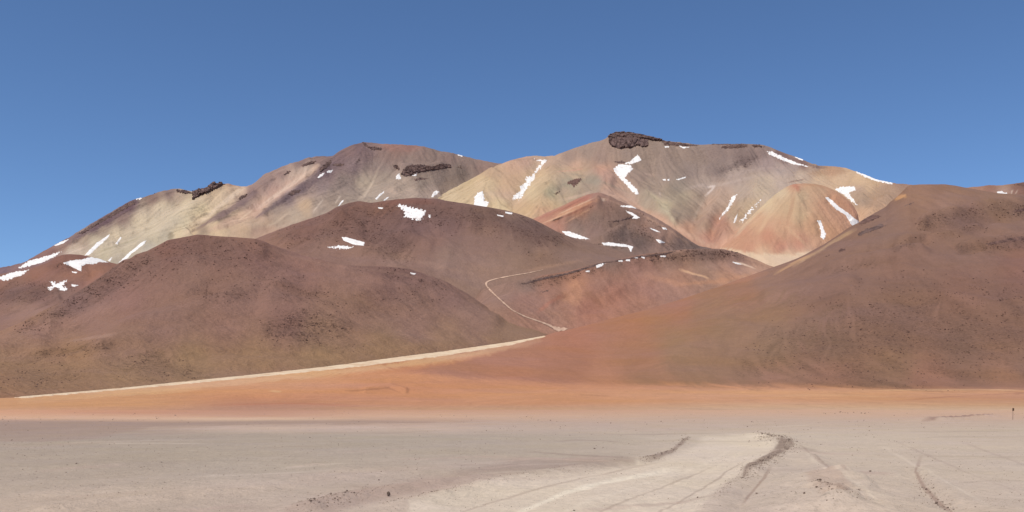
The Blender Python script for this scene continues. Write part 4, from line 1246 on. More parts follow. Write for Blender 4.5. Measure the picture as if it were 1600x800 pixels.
# ---- left mountain
s = LI = Land("mountain", [
    dict(Y=C((-200, 3000), (0, 3100), (300, 3300), (600, 3500), (800, 4500)), py=C((-900, 640), (-200, 520), (0, 470), (100, 450), (300, 420), (500, 400), (700, 400), (900, 420), (2600, 600))),
    dict(Y=C((-200, 3300), (0, 3450), (300, 3700), (600, 3950), (700, 4300), (800, 4800)), py=C((-900, 640), (-200, 500), (0, 450), (100, 420), (200, 390), (300, 362), (400, 350), (500, 335), (600, 325), (700, 328), (760, 350), (800, 370), (900, 420), (2600, 600))),
    dict(Y=C((-200, 3600), (0, 3800), (300, 4150), (500, 4350), (600, 4450), (700, 4700), (800, 5050)), py=C((-900, 640), (-200, 480), (0, 430), (80, 400), (150, 372), (200, 352), (300, 330), (400, 312), (500, 292), (600, 284), (700, 288), (800, 315), (900, 390), (2600, 600))),
    dict(Y=C((-200, 4000), (0, 4200), (300, 4600), (500, 4900), (600, 5100), (800, 5400)), crest=True,
         py=C((-900, 640), (-300, 500), (-100, 440), (0, 419), (22, 414), (37, 410), (55, 400), (75, 389), (92, 379), (107, 371.5), (139, 352), (165, 337), (188, 323), (210, 311.5), (221, 310), (240, 304), (268, 295.5), (280, 295), (289, 297), (300, 300), (315, 297), (330, 292), (351, 287), (365, 290.5), (382, 293.5), (392, 290), (400, 285), (412, 274), (426, 267), (440, 261), (460, 254.5), (481, 247.5), (494, 244), (520, 244.2), (529, 236.5), (540, 231), (554, 225.5), (569, 222), (584, 223.5), (600, 225), (625, 226.5), (650, 227.5), (664, 229.5), (689, 236.5), (705, 239), (722, 243.5), (745, 249), (760, 252), (777, 255), (800, 256), (850, 270), (900, 330), (2600, 600))),
    dict(Y=C((0, 500)), drop=C((0, 130))),
    dict(Y=C((0, 900)), drop=C((0, 600))),
], [20, 80, 140, 14, 8], mat=M_MTN, lo=-60, hi=900)
s.begin()
r_ = np.arange(s.Y.shape[0]).astype(float)
amp = (0.10 + 0.90 * sstep(0, 50, np.abs(r_ - s.crow)))[:, None]
s.Z += (fbm(s.X / 420, s.Y / 600, 5, 131) * 32 + fbm((s.X + 0.5 * s.Y) / 90, (s.Y - 0.5 * s.X) / 260, 4, 133, ridged=True) * 7 + fbm(s.X / 50, s.Y / 60, 4, 135) * 3.5) * amp
for pts, w, a in [
    ([(350, 290), (320, 315), (280, 345), (240, 375), (205, 400)], 7, 26), ([(395, 300), (350, 325), (310, 350), (295, 365)], 6, -26), ([(290, 305), (265, 325), (220, 360), (180, 390)], 8, -16),
    ([(268, 298), (230, 325), (180, 355), (130, 385)], 8, 16), ([(430, 275), (400, 300), (360, 330), (320, 358)], 7, 18), ([(500, 258), (470, 275), (430, 300), (390, 330)], 6, -26),
    ([(520, 262), (490, 280), (455, 300), (420, 325), (400, 345)], 6, 28), ([(490, 250), (460, 262), (430, 280)], 5, 14), ([(569, 226), (560, 250), (540, 275), (500, 310), (470, 330)], 9, 24),
    ([(590, 245), (580, 275), (560, 305)], 10, -18), ([(620, 262), (650, 268), (700, 262)], 5, 30), ([(620, 280), (610, 300)], 8, 12), ([(660, 280), (650, 305)], 8, 14), ([(700, 275), (690, 295)], 8, -16),
    ([(740, 262), (715, 285), (690, 305)], 8, -22)]:
    s.stroke(pts, w, a)
s.gully(2.0, 24, 63, bias=(-0.35, 0))
s.gully(5.0, 50, 64, wl=2.4, bias=(-0.35, 0))
s.fix_crest(4.0)
s.done()
Wf = s.flow(36, seed=23, bias=(-0.35, 0), wl=0.6)
W = 0.45 * Wf + 0.7 * fbm((s.X + 0.6 * s.Y) / 140, (s.Y - 0.6 * s.X) / 420, 4, 137)
c = shepard(s.PX, s.PY, [
    (0, 425, (128, 104, 108)), (30, 420, (140, 108, 102)), (60, 410, (142, 106, 96)), (80, 395, (140, 104, 94)), (100, 385, (150, 118, 102)), (105, 376, (132, 104, 100)), (120, 370, (134, 110, 104)),
    (130, 375, (170, 150, 124)), (120, 390, (196, 176, 148)), (110, 392, (196, 178, 152)), (150, 355, (122, 98, 98)), (165, 345, (118, 94, 96)), (200, 322, (116, 90, 92)), (190, 340, (140, 116, 104)),
    (160, 360, (166, 146, 122)), (150, 378, (188, 174, 142)), (180, 365, (196, 178, 144)), (165, 395, (184, 172, 140)), (200, 385, (178, 166, 140)), (180, 400, (176, 164, 140)), (220, 345, (206, 188, 152)),
    (250, 325, (202, 184, 148)), (240, 310, (138, 112, 100)), (265, 300, (142, 118, 106)), (280, 310, (176, 154, 128)), (290, 320, (206, 188, 150)), (240, 365, (196, 182, 148)), (270, 345, (190, 176, 144)),
    (230, 385, (180, 170, 148)), (260, 370, (186, 174, 146)), (290, 350, (206, 190, 150)), (280, 365, (206, 186, 142)), (320, 330, (202, 184, 142)), (345, 300, (196, 170, 132)), (360, 292, (180, 140, 114)),
    (340, 315, (198, 174, 134)), (375, 300, (206, 178, 146)), (360, 320, (200, 174, 140)), (330, 345, (196, 172, 134)), (380, 318, (148, 124, 108)), (395, 300, (146, 118, 106)), (350, 338, (140, 118, 102)),
    (315, 355, (150, 128, 104)), (300, 362, (196, 172, 132)), (340, 358, (206, 178, 134)), (380, 340, (200, 172, 138)), (380, 360, (190, 160, 124)), (400, 330, (190, 156, 132)), (430, 300, (188, 152, 130)),
    (415, 285, (150, 124, 112)), (440, 270, (148, 122, 110)), (470, 252, (136, 112, 104)), (500, 248, (142, 116, 106)), (450, 285, (196, 166, 142)), (480, 268, (204, 180, 154)), (460, 278, (202, 176, 150)),
    (410, 320, (200, 168, 138)), (400, 350, (178, 152, 124)), (430, 325, (158, 138, 120)), (450, 310, (136, 116, 112)), (470, 295, (136, 114, 110)), (500, 285, (142, 122, 116)), (440, 345, (170, 148, 122)),
    (475, 320, (190, 162, 126)), (460, 335, (176, 156, 130)), (420, 360, (180, 150, 118)), (510, 270, (128, 106, 106)), (530, 250, (128, 104, 102)), (545, 235, (132, 106, 100)), (560, 230, (122, 98, 96)),
    (550, 260, (136, 114, 110)), (540, 285, (144, 126, 114)), (520, 310, (160, 140, 120)), (500, 325, (168, 148, 128)), (545, 310, (156, 138, 120)), (575, 240, (132, 108, 102)), (600, 240, (148, 122, 108)),
    (590, 260, (146, 126, 112)), (570, 285, (172, 154, 130)), (585, 300, (170, 152, 130)), (600, 280, (162, 144, 124)), (610, 228, (152, 116, 100)), (640, 230, (154, 116, 100)), (650, 240, (146, 122, 108)),
    (680, 245, (142, 120, 106)), (640, 250, (148, 126, 112)), (700, 245, (140, 116, 104)), (730, 255, (144, 122, 108)), (760, 258, (152, 124, 108)), (720, 270, (140, 122, 106)), (690, 280, (144, 126, 112)),
    (660, 285, (150, 132, 114)), (630, 290, (172, 152, 130)), (640, 305, (182, 160, 136)), (620, 300, (178, 156, 132)), (670, 300, (172, 150, 130)), (700, 290, (150, 130, 112))], p=3.6)
c = paint(c, s.PX, s.PY, [
    ('p', [(352, 289), (382, 294), (372, 305), (345, 328), (305, 360), (285, 368), (300, 345), (330, 315)], (212, 188, 148), 4, 0.6),
    ('p', [(400, 318), (440, 290), (480, 266), (497, 258), (495, 268), (465, 288), (430, 312), (395, 340), (340, 362), (325, 358), (365, 336)], (204, 168, 140), 4, 0.6),
    ('p', [(150, 382), (200, 350), (260, 322), (300, 318), (280, 345), (240, 375), (205, 395), (160, 400), (125, 398)], (208, 192, 158), 8, 0.4),
    ('p', [(110, 374), (140, 354), (165, 338), (210, 312), (218, 316), (190, 336), (160, 353), (130, 370)], (110, 86, 92), 2.5, 0.7),
    ('p', [(500, 262), (520, 252), (535, 255), (510, 275), (480, 295), (450, 312), (420, 330), (400, 340), (430, 315), (460, 295)], (122, 101, 102), 3.0, 0.75),
    ('p', [(393, 298), (402, 300), (380, 322), (345, 342), (300, 362), (330, 340), (365, 318)], (132, 108, 102), 2.5, 0.85),
    ('s', [(497, 258), (480, 270), (455, 288), (425, 310), (402, 326)], 3.6, (216, 188, 160), 0.85),
    ('s', [(380, 293), (365, 305), (340, 325), (310, 350)], 4, (220, 196, 162), 0.75),
    ('s', [(592, 262), (582, 285), (568, 305), (560, 312)], 2, (196, 176, 148), 0.5),
    ('s', [(583, 285), (574, 300), (566, 312)], 1.5, (206, 186, 158), 0.5),
    ('s', [(506, 310), (495, 324), (487, 333)], 1.6, (204, 184, 160), 0.7),
    ('s', [(532, 305), (524, 318)], 1.6, (200, 180, 156), 0.7),
    ('s', [(453, 330), (435, 345), (415, 355)], 2, (196, 172, 142), 0.6),
    ('s', [(255, 325), (240, 345), (215, 370), (195, 388)], 2.5, (206, 192, 160), 0.4),
    ('s', [(430, 270), (450, 262), (440, 270)], 2, (176, 148, 130), 0.5),
    ('p', [(262, 372), (266, 364), (272, 366), (270, 374), (264, 376)], (140, 124, 90), 2, 0.6),
    ('s', [(150, 396), (170, 388), (200, 378), (225, 368)], 1.8, (164, 152, 118), 0.5),
    ('p', [(590, 224), (650, 227), (664, 230), (650, 236), (600, 234)], (158, 114, 98), 3, 0.5),
    ('s', [(372, 345), (392, 330), (402, 320)], 1.5, (222, 196, 164), 0.5),
    ('p', [(390, 372), (395, 356), (430, 356), (450, 350), (420, 372)], (176, 138, 114), 4, 0.4),
], W)
s.rub = rubble_mask(s.PX, s.PY, [([(490, 262), (540, 240), (570, 225), (600, 235), (560, 280), (500, 300), (450, 310)], 10, 0.6), ([(120, 370), (210, 315), (240, 305), (230, 318), (160, 362)], 5, 0.7), ([(620, 285), (700, 270), (720, 285), (640, 300)], 8, 0.3)], W)
c *= (1 + 0.05 * Wf + 0.03 * s.flow(50, seed=24, wl=2.2, bias=(-0.35, 0)))[..., None]
s.build(c * KA, "grey and cream mountain on the left with a long ridge falling to the left")

LANDS = [LB, LC, LD, LE, LJ, LG, LK, LL, LH, LI]        # near to far


# ================================================================== ROAD
def visible_land(px, py, order=LANDS):
    for L in order:
        if L.covers(px, py):
            return L
    return None


def cells(x, y, seed):
    """jointed blocks: a random height for each cell of a jittered grid, with the distance to its edge"""
    xi, yi = np.floor(x).astype(int), np.floor(y).astype(int)
    b1 = np.full(x.shape, 9.0)
    b2 = np.full(x.shape, 9.0)
    val = np.zeros(x.shape)
    for dx in (-1, 0, 1):
        for dy in (-1, 0, 1):
            cx, cy = xi + dx, yi + dy
            h = PERM[(PERM[(cx + seed * 17) & 255] + cy) & 255]
            h2 = PERM[(h + 71) & 255]
            h3 = PERM[(h2 + 13) & 255]
            dd = np.hypot(cx + h / 256.0 - x, cy + h2 / 256.0 - y)
            near_ = dd < b1
            b2 = np.where(near_, b1, np.minimum(b2, dd))
            val = np.where(near_, h3 / 256.0, val)
            b1 = np.where(near_, dd, b1)
    return val, b2 - b1


def drape(name, mat, land, pts, thick, ragged=1.0, step=0.5, seed=0, wl=4.0, pad=3.0, soft=1.0, blocks=None, smooth=True, even=0.0, up=0.38, one_piece=False):
    """a sheet lying on a slope: its rim dips under the surface all round"""
    pts = [tuple(map(float, p)) for p in pts]
    xs = [p[0] for p in pts]
    ys = [p[1] for p in pts]
    c0 = max(int(np.interp(min(xs) - pad, land.px, np.arange(len(land.px)))), 0)
    c1 = min(int(np.interp(max(xs) + pad, land.px, np.arange(len(land.px)))) + 2, len(land.px) - 1)
    P = land.PYc[:, c0:c1 + 1]
    top = land.prow[c0:c1 + 1].max() + 3
    ok = np.where(((P > min(ys) - pad) & (P < max(ys) + pad)).any(axis=1))[0]
    ok = ok[ok <= top]
    if len(ok) < 2:
        print("drape failed", name, pts[0])
        return None
    r0, r1 = max(ok[0] - 1, 0), min(ok[-1] + 1, land.Y.shape[0] - 1)
    nr_, nc_ = r1 - r0, c1 - c0
    kc = max(1, int(round(1.6 / step)))
    kr = kc if nr_ < 200 else 1
    while nr_ * kr < (max(ys) - min(ys) + 6) / step and kr < 8:
        kr += 1
    R = np.linspace(r0, r1, nr_ * kr + 1)
    Cc = np.linspace(c0, c1, nc_ * kc + 1)

    def samp(A):
        ri = np.minimum(R.astype(int), A.shape[0] - 2)
        ci = np.minimum(Cc.astype(int), A.shape[1] - 2)
        u = (R - ri)[:, None]
        v = (Cc - ci)[None, :]
        A00, A01 = A[np.ix_(ri, ci)], A[np.ix_(ri, ci + 1)]
        A10, A11 = A[np.ix_(ri + 1, ci)], A[np.ix_(ri + 1, ci + 1)]
        return A00 * (1 - u) * (1 - v) + A01 * (1 - u) * v + A10 * u * (1 - v) + A11 * u * v
    Y, Z = samp(land.Y), samp(land.Z)
    px = np.interp(Cc, np.arange(len(land.px)), land.px)[None, :] * np.ones_like(Y)
    py = HOR - F * (Z - H) / Y
    sd = poly_sdf(px, py, pts)
    sd = sd + ragged * (fbm(px / wl, py / (wl * 0.8), 4, 200 + seed) * 1.6 + 0.1)
    sd = sd + ragged * 0.9 * fbm(px / (wl * 0.8), py / (wl * 0.7), 3, 260 + seed)
    off = thick * np.clip(-sd / soft, -1, 1)
    X = (px - 800) / F * Y
    if blocks:
        v, e = cells(px / blocks[0] + 0.3 * fbm(px / 4, py / 4, 2, seed), py / blocks[1], seed)
        v2, e2 = cells(px / (blocks[0] * 0.45), py / (blocks[1] * 0.5), seed + 3)
        hgt = (0.30 + 0.70 * v) * (0.75 + 0.35 * v2) * (0.55 + 0.45 * sstep(0.0, 0.22, e))
        hgt = hgt * (1 - even) + even * (0.9 + 0.1 * v2) * (0.8 + 0.2 * sstep(0.0, 0.2, e))
        off = np.where(off > 0, off * hgt, off)
        Z = Z + np.where(off > 0, up * off, 0.8 * off)
        Y = Y - 0.92 * np.maximum(off, 0)
        X = X + 0.12 * np.maximum(off, 0) * (v - 0.5)
    else:
        Z = Z + off + np.where(off > 0, 0.15 * thick * fbm(px / 3, py / 3, 3, seed + 5), 0)
    keepv = sd < soft * 1.2
    q = keepv[:-1, :-1] | keepv[1:, :-1] | keepv[:-1, 1:] | keepv[1:, 1:]
    quads = grid_quads(*Y.shape, keep=q)
    if one_piece and len(quads):
        n_ = Y.size
        lab_ = np.arange(n_)
        for _ in range(400):
            mn = lab_[quads].min(axis=1)
            old = lab_.copy()
            for kk in range(4):
                np.minimum.at(lab_, quads[:, kk], mn)
            if (old == lab_).all():
                break
        ql = lab_[quads[:, 0]]
        ids, cnt = np.unique(ql, return_counts=True)
        quads = quads[ql == ids[cnt.argmax()]]
    used, inv = np.unique(quads, return_inverse=True)
    V = np.stack([X, Y, Z], -1).reshape(-1, 3)[used]
    if len(used) < 4:
        return None
    return mesh_np(name, V, inv.reshape(-1, 4), mat, smooth)


rd = drape("road", M_ROAD, LB, [(20, 621), (34, 619), (139, 610), (199, 605), (300, 594.5), (400, 584.5), (512, 572), (625, 557), (700, 547.5), (800, 533), (850, 524), (853, 526),
                               (800, 538.5), (750, 547), (700, 555), (625, 565), (560, 573), (512, 578), (400, 589.5), (300, 599), (199, 608.5), (139, 613.5), (60, 620), (34, 622.5)],
           0.4, 0.7, 0.6, 1, wl=12, soft=1.0)
tag(rd, "pale dust road climbing along the foot of the left hill", kind="structure")


def ribbon(name, line, mat, lift):
    V, Q = [], []
    P = []
    for (a, b) in zip(line[:-1], line[1:]):
        n = max(2, int(math.hypot(b[0] - a[0], b[1] - a[1]) / 1.5))
        for k in range(n):
            t = k / n
            P.append([a[i] + (b[i] - a[i]) * t for i in range(3)])
    P.append(list(line[-1]))
    P = np.array(P)
    P = np.stack([gauss1(P[:, i], 2.0, 0) for i in range(3)], -1)
    ctr = []
    for x, y, w in P:
        L = LD if LD.covers(x, y) else LE
        ctr.append(L.look(x, y))
    ctr = np.array(ctr)
    ctr = np.stack([gauss1(ctr[:, i], 1.5, 0) for i in range(3)], -1)
    d_ = np.gradient(P[:, :2], axis=0)
    for i in range(len(P)):
        nx, ny = -d_[i, 1], d_[i, 0]
        l = math.hypot(nx, ny) + 1e-6
        wv = (0.8 + 0.5 * float(perlin(np.array([i * 0.37]), np.array([0.5]), 4)[0])) / 2.2
        nx, ny = nx / l * P[i, 2] * wv, ny / l * P[i, 2] * wv
        for sg in (-1, 1):
            x, y = P[i, 0] + sg * nx, P[i, 1] + sg * ny
            L = LD if LD.covers(x, y) else LE
            p = L.look(x, y)
            # keep to the depth of the middle of the road
            Y = ctr[i, 1] + np.clip(p[1] - ctr[i, 1], -25, 25)
            V.append(((x - 800) / F * Y, Y, H + (HOR - y) * Y / F + lift))
    Q = [(2 * i, 2 * i + 1, 2 * i + 3, 2 * i + 2) for i in range(len(P) - 1)]
    return mesh_np(name, np.array(V), np.array(Q), mat, True)


rb = ribbon("road", [(888, 514.0, 1.0), (880, 515, 5.5), (872, 515.5, 8.0), (866, 513, 7), (858, 508.5, 3.2), (845, 503.5, 2.8), (820, 495, 2.0), (800, 485, 2.2), (785, 472, 2.2), (771, 459, 2.4), (761, 449, 3.2),
                     (758, 443, 3.2), (763, 439.5, 2.4), (775, 436, 1.8), (800, 431, 1.5), (825, 427, 1.2), (850, 421.5, 0.8)], M_ROAD_UP, 0.8)
tag(rb, "thin pale road winding up between the central hill and the dark ledge", kind="structure")

# ================================================================== SNOW
LABELS_SNOW = [
    (LI, [(27, 420), (43, 408), (64, 402.5), (96, 393), (84, 402), (62, 412), (37, 418)], "long white snow strip above the small hill, slanting down to the far left", 2.0),
    (LJ, [(-4, 434), (21, 425), (45, 421.6), (34, 430), (9, 438.5), (-4, 437)], "white snow wedge on the small hill, touching the left edge of the view", 2.0),
    (LI, [(85, 383.5), (96, 377), (108, 373.5), (98, 381), (88, 384.5)], "tiny snow sliver right on the falling ridge skyline at far left", 1.5),
    (LI, [(131, 400), (150, 380), (165, 370), (172, 365), (168, 373), (155, 384), (140, 398)], "narrow slanting snow streak on cream scree behind the small hill", 1.0),
    (LI, [(183, 413), (200, 396), (222, 378), (229, 375.5), (226, 381), (205, 397), (192, 412)], "straight snow streak on grey scree reaching down to the left hill's crest", 1.0),
    (LI, [(168, 407), (175, 402), (172, 409)], "small snow fleck beside the straight snow streak above the small hill", 0.8),
    (LI, [(180, 381), (188, 370), (190, 371), (184, 382)], "faint thin snow line high on the cream scree at left", 0.6),
    (LJ, [(98, 411), (110, 407), (130, 405), (136, 403.5), (147, 406), (153, 410), (146, 413), (135, 413), (128, 416), (127, 424), (119, 421), (108, 415)], "broad white snow patch with a pointed lower tip on top of the small hill", 1.2),
    (LJ, [(131, 404), (142, 401.8), (156, 404), (169, 410), (158, 410), (146, 408)], "thin snow cap along the right brow of the small hill", 1.0),
    (LJ, [(112, 424), (121, 425), (120, 427), (113, 426)], "little snow dab under the pointed snow patch on the small hill", 0.6),
    (LJ, [(77, 440), (82, 438.5), (88, 443.5), (95, 441), (105, 437.5), (98, 446), (107, 453), (98, 454.5), (86, 449), (78, 454), (72, 450), (83, 447)], "star-shaped ragged snow patch on the lower slope of the small hill", 1.0),
    (LJ, [(111, 444), (123, 445.5), (117, 448), (112, 447)], "small snow dab to the right of the star-shaped patch", 0.8),
    (LE, [(621, 320), (628, 320), (645, 324.5), (666, 330), (662, 338), (657, 344.5), (643, 342), (632, 338), (631, 330)], "largest broken snow field just below the top of the central hill", 1.6),
    (LE, [(669, 337), (672, 335), (672, 339)], "snow fleck at the right end of the central hill's broken snow field", 0.8),
    (LE, [(534, 370.5), (541, 370.5), (560, 376), (570, 378.5), (568, 384), (552, 382), (537, 376)], "smooth oblong snow bank on the left shoulder of the central hill", 0.7),
    (LE, [(512, 386), (530, 384), (552, 386), (545, 389), (524, 388.5)], "thin ragged snow line just under the oblong snow bank", 0.7),
    (LE, [(590, 323.5), (599, 324.5), (598, 326.5), (592, 326)], "small snow dash near the brow of the central hill, left of its big snow field", 0.6),
    (LE, [(776, 335), (787, 337), (786, 339), (778, 337.5)], "short snow dash on the right brow of the central hill", 0.6),
    (LE, [(789, 330.5), (801, 332.5), (800, 335), (790, 333.5)], "small snow rim on the crest of the central hill below the cream slope", 0.6),
    (LE, [(641, 425.5), (650, 427.5), (648, 429), (642, 428)], "", 0),
    (LG, [(878, 361), (890, 361.5), (905, 367), (923, 374), (905, 373), (885, 369)], "snow crescent in the dip between the central hill and the reddish cone", 0.9),
    (LG, [(940, 379.5), (952, 378.5), (978, 382), (990, 385), (986, 394), (981, 386), (960, 384.5), (943, 383)], "flat white snow tongue at the foot of the dark knoll", 0.9),
    (LG, [(968, 321), (987, 321), (995, 326), (985, 324.5), (970, 323)], "thin upper snow rim on the right shoulder of the reddish cone", 0.8),
    (LG, [(978, 329), (987, 332), (1000, 340), (996, 342), (988, 341.5), (990, 338), (980, 332)], "snow streak just below the thin upper rim of the reddish cone", 0.8),
    (LG, [(1015, 356), (1024, 358.5), (1032, 363), (1026, 362), (1017, 358)], "small snow streak low on the right flank of the reddish cone", 0.7),
    (LG, [(1033, 354.5), (1041, 356), (1043, 359.5), (1036, 358)], "pale snow dab at the very edge of the reddish cone", 0.7),
    (LG, [(1023, 373), (1031, 374.5), (1040, 379), (1031, 380), (1027, 377)], "forked snow streak to the right of the dark knoll", 0.7),
    (LD, [(931, 414.5), (940, 411), (946, 411.5), (940, 416), (932, 419)], "largest snow patch under the black rock ledge", 0.9),
    (LD, [(915, 423.5), (922, 422.5), (921, 425.5), (916, 425)], "lowest snow dab under the black rock ledge, nearest the winding road", 0.8),
    (LD, [(965, 407), (974, 406.5), (973, 409), (967, 409)], "left one of two neighbouring snow dabs beneath the black rock ledge", 0.8),
    (LD, [(977, 405.5), (985, 405), (984, 408), (978, 408)], "right one of two neighbouring snow dabs beneath the black rock ledge", 0.8),
    (LD, [(990, 402), (998, 401.5), (996, 404), (991, 404)], "small snow dab on the crest line where the black ledge thins out", 0.7),
    (LD, [(1001, 400), (1008, 402), (1007, 404.5), (1002, 402.5)], "snow dab at the left end of the boulder-strewn crest", 0.7),
    (LD, [(1031, 399.5), (1041, 399), (1040, 401.5), (1032, 401.5)], "snow dash among boulders on the middle of the low ridge", 0.7),
    (LD, [(1144, 409), (1151, 410), (1160, 413.5), (1150, 412.5)], "thin snow streak on the right slope of the low ridge", 0.6),
    (LH, [(741, 322), (741, 308), (747, 301), (754, 298.5), (757, 306), (757, 313), (764, 316), (761, 324), (750, 324)], "upright white snow patch on the yellow slope behind the central hill", 1.6),
    (LH, [(833, 248.8), (857, 249.5), (851, 254), (846, 260), (838, 270), (834, 276), (837, 278), (829, 286), (822, 297), (813, 311), (801, 312), (803, 304), (814, 299), (812, 291), (822, 285), (822, 277), (831, 274), (841, 261), (846, 253)], "long snow gully running from the saddle down the cream slope", 1.2),
    (LH, [(958, 265), (965, 258), (974, 256.5), (985, 258), (989, 264), (981, 271.5), (976.5, 277), (985, 286), (996, 297), (999, 303), (994, 304.5), (984, 296), (973, 283), (963, 273)], "hook-shaped snow patch on the slope below the summit crag", 2.0),
    (LH, [(975, 256), (986, 251), (992, 245), (996, 241.5), (1003, 250.5), (996, 253), (986, 256.5)], "winged snow patch just above the hook-shaped one", 1.6),
    (LH, [(1199, 236.5), (1206, 236.5), (1225, 246), (1245, 254), (1265, 261), (1240, 257), (1218, 248.5), (1202, 241.5)], "long tapering snow band below the right-hand skyline ridge", 1.8),
    (LH, [(1240, 243.6), (1256, 249.4), (1255, 251.4), (1242, 246)], "thin snow cornice on the skyline above the tapering snow band", 1.5),
    (LH, [(1337, 267), (1354, 273.5), (1372, 280.5), (1395, 285.5), (1394, 288), (1370, 283.5), (1352, 277), (1338, 269.5)], "thin snow cornice along the skyline right of the orange dome", 1.5),
    (LH, [(1304, 295.5), (1314, 292), (1335, 291), (1337, 297), (1326, 301), (1333, 311), (1340, 321), (1330, 314.5), (1318, 304.5)], "wedge-shaped snow patch with a tail behind the orange dome", 1.6),
    (LL, [(1288, 308), (1295, 308.5), (1310, 322), (1325, 333), (1341, 345), (1341, 350), (1333, 354), (1328, 348), (1322, 337), (1305, 326)], "long widening snow streak down the right side of the orange dome", 1.3),
    (LL, [(1277, 345), (1282, 343.5), (1287, 357), (1291, 367), (1287, 374.5), (1282, 370), (1283, 361), (1279, 350)], "short upright snow streak low on the orange dome", 1.2),
    (LH, [(1144, 306.5), (1151, 304.5), (1145, 318), (1139, 328), (1131, 336), (1123, 343), (1128, 334), (1137, 322)], "slanting snow streak in the gully left of the orange dome", 0.9),
    (LH, [(1155, 346), (1160, 341), (1167, 334), (1170, 329), (1178, 322), (1190, 311), (1180, 322), (1172, 332), (1163, 344)], "thin broken snow line along the left rib of the orange dome", 0.5),
    (LH, [(1146, 348), (1148, 341), (1153, 333), (1151, 342), (1148, 349)], "faint snow sliver between the two slanting snow streaks left of the dome", 0.5),
    (LH, [(1035, 280), (1040, 279.5), (1040, 282), (1036, 282)], "left one of two tiny snow dots in the middle of the grey summit face", 0.7),
    (LH, [(1042, 280), (1046, 279.5), (1046, 282.5), (1043, 282.5)], "right one of two tiny snow dots in the middle of the grey summit face", 0.7),
    (LH, [(1056, 280), (1063, 278.5), (1072, 275.5), (1071, 278), (1060, 281.5)], "short snow dash right of the two tiny dots on the summit face", 0.6),
    (LH, [(1038, 228.5), (1046, 228.5), (1045, 230.5), (1039, 230.5)], "tiny snow dash under the thin summit ledge, nearest the summit crag", 1.0),
    (LH, [(1061, 227.5), (1068, 229), (1077, 230), (1068, 232), (1063, 230.5)], "snow lens under the right part of the thin summit ledge", 1.0),
    (LI, [(619, 273), (624, 271.5), (627, 277), (625, 281), (619, 279.5)], "snow patch at the lower left of the black cliff", 1.6),
    (LI, [(643, 274), (648, 271), (652, 270), (651, 275), (645, 275.5)], "snow patch tucked under the middle of the black cliff", 1.4),
    (LI, [(673, 309), (678, 299), (682, 297), (686, 300), (682, 304), (677, 308)], "snow patch by the cream ridge, between black cliff and central hill", 1.4),
    (LI, [(496, 277), (500, 273), (506, 269.5), (508, 270), (503, 276), (498, 278.5)], "pinkish snow fleck lower left of the white one on the dark rocky rib", 0.9),
    (LI, [(510, 268.5), (514, 265.8), (520, 266), (518, 269.5), (512, 270.5)], "bright white snow fleck on the dark rocky rib below the left peak", 1.0),
    (LI, [(528, 322), (533, 315), (537, 311.5), (536, 315.5), (531, 321)], "short snow streak on grey scree just above the central hill's left brow", 0.8),
    (LI, [(586, 311), (592, 304), (600, 298.5), (600, 301), (593, 307), (589, 312)], "slanting snow streak above the highest left brow of the central hill", 0.8),
    (LI, [(598, 314), (604, 309), (608, 306.5), (607, 309), (601, 314)], "small snow streak just right of the slanting one above the central hill", 0.7),
    (LI, [(714, 240.2), (720, 241.8), (724, 244), (722, 245.3), (716, 243)], "tiny snow cornice on the skyline right of the left peak", 1.4),
    (LK, [(1557, 300), (1564, 298), (1574, 302.5), (1566, 304.5), (1560, 302.5)], "snow patch on the distant ridge near the right edge", 1.4),
    (LI, [(213, 309.3), (219, 308.6), (223, 310), (218, 312), (213, 312)], "tiny snow fleck on the left skyline beside the first rocky knob", 1.4),
    (LC, [(641, 425.5), (650, 427.5), (648, 429.5), (642, 428)], "faint snow dash on the brow of the left hill, far from other snow", 0.5),
]
nsn = 0
for i, (L, pts, lab, rag) in enumerate(LABELS_SNOW):
    if not lab:
        continue
    # a little larger so that old melt edges can be ragged
    o = drape("snow_patch", M_SNOW, L, pts, 1.6 if L in (LH, LI, LL) else 1.0, (4.5 if "broken" in lab else 3.0 if "ragged" in lab or "gully" in lab else rag) * 0.75, 0.28, seed=i, wl=3.4, soft=0.7, one_piece=not any(w in lab for w in ('broken', 'ragged', 'gully', 'hook', 'wedge')))
    if o is None:
        print("no snow", lab)
        continue
    tag(o, lab, "snow patch", "old snow patches on the mountain slopes")
    nsn += 1

# ================================================================== ROCKS
def ico(sub):
    import bmesh
    bm = bmesh.new()
    bmesh.ops.create_icosphere(bm, subdivisions=sub, radius=1.0)
    V = np.array([v.co[:] for v in bm.verts])
    Q = np.array([[v.index for v in f.verts] for f in bm.faces])
    bm.free()
    return V, Q


def rock_variants(n, sub, rng, planes=9, lo=0.45, hi=0.95):
    V, Q = ico(sub)
    out = []
    for _ in range(n):
        N = rng.normal(size=(planes, 3))
        N /= np.linalg.norm(N, axis=1)[:, None]
        D = rng.uniform(lo, hi, planes)
        dots = V @ N.T
        r = np.where(dots > 0.05, D / np.maximum(dots, 0.05), 9).min(axis=1)
        r = np.minimum(r, 1.0)
        out.append(V * r[:, None])
    return out, Q


VAR1, Q1 = rock_variants(10, 1, np.random.default_rng(1))
VAR2, Q2 = rock_variants(10, 2, np.random.default_rng(2))
VAR3, Q3 = rock_variants(8, 3, np.random.default_rng(6), 12)


def rotz(a):
    ca, sa = math.cos(a), math.sin(a)
    return np.array([[ca, -sa, 0], [sa, ca, 0], [0, 0, 1]])


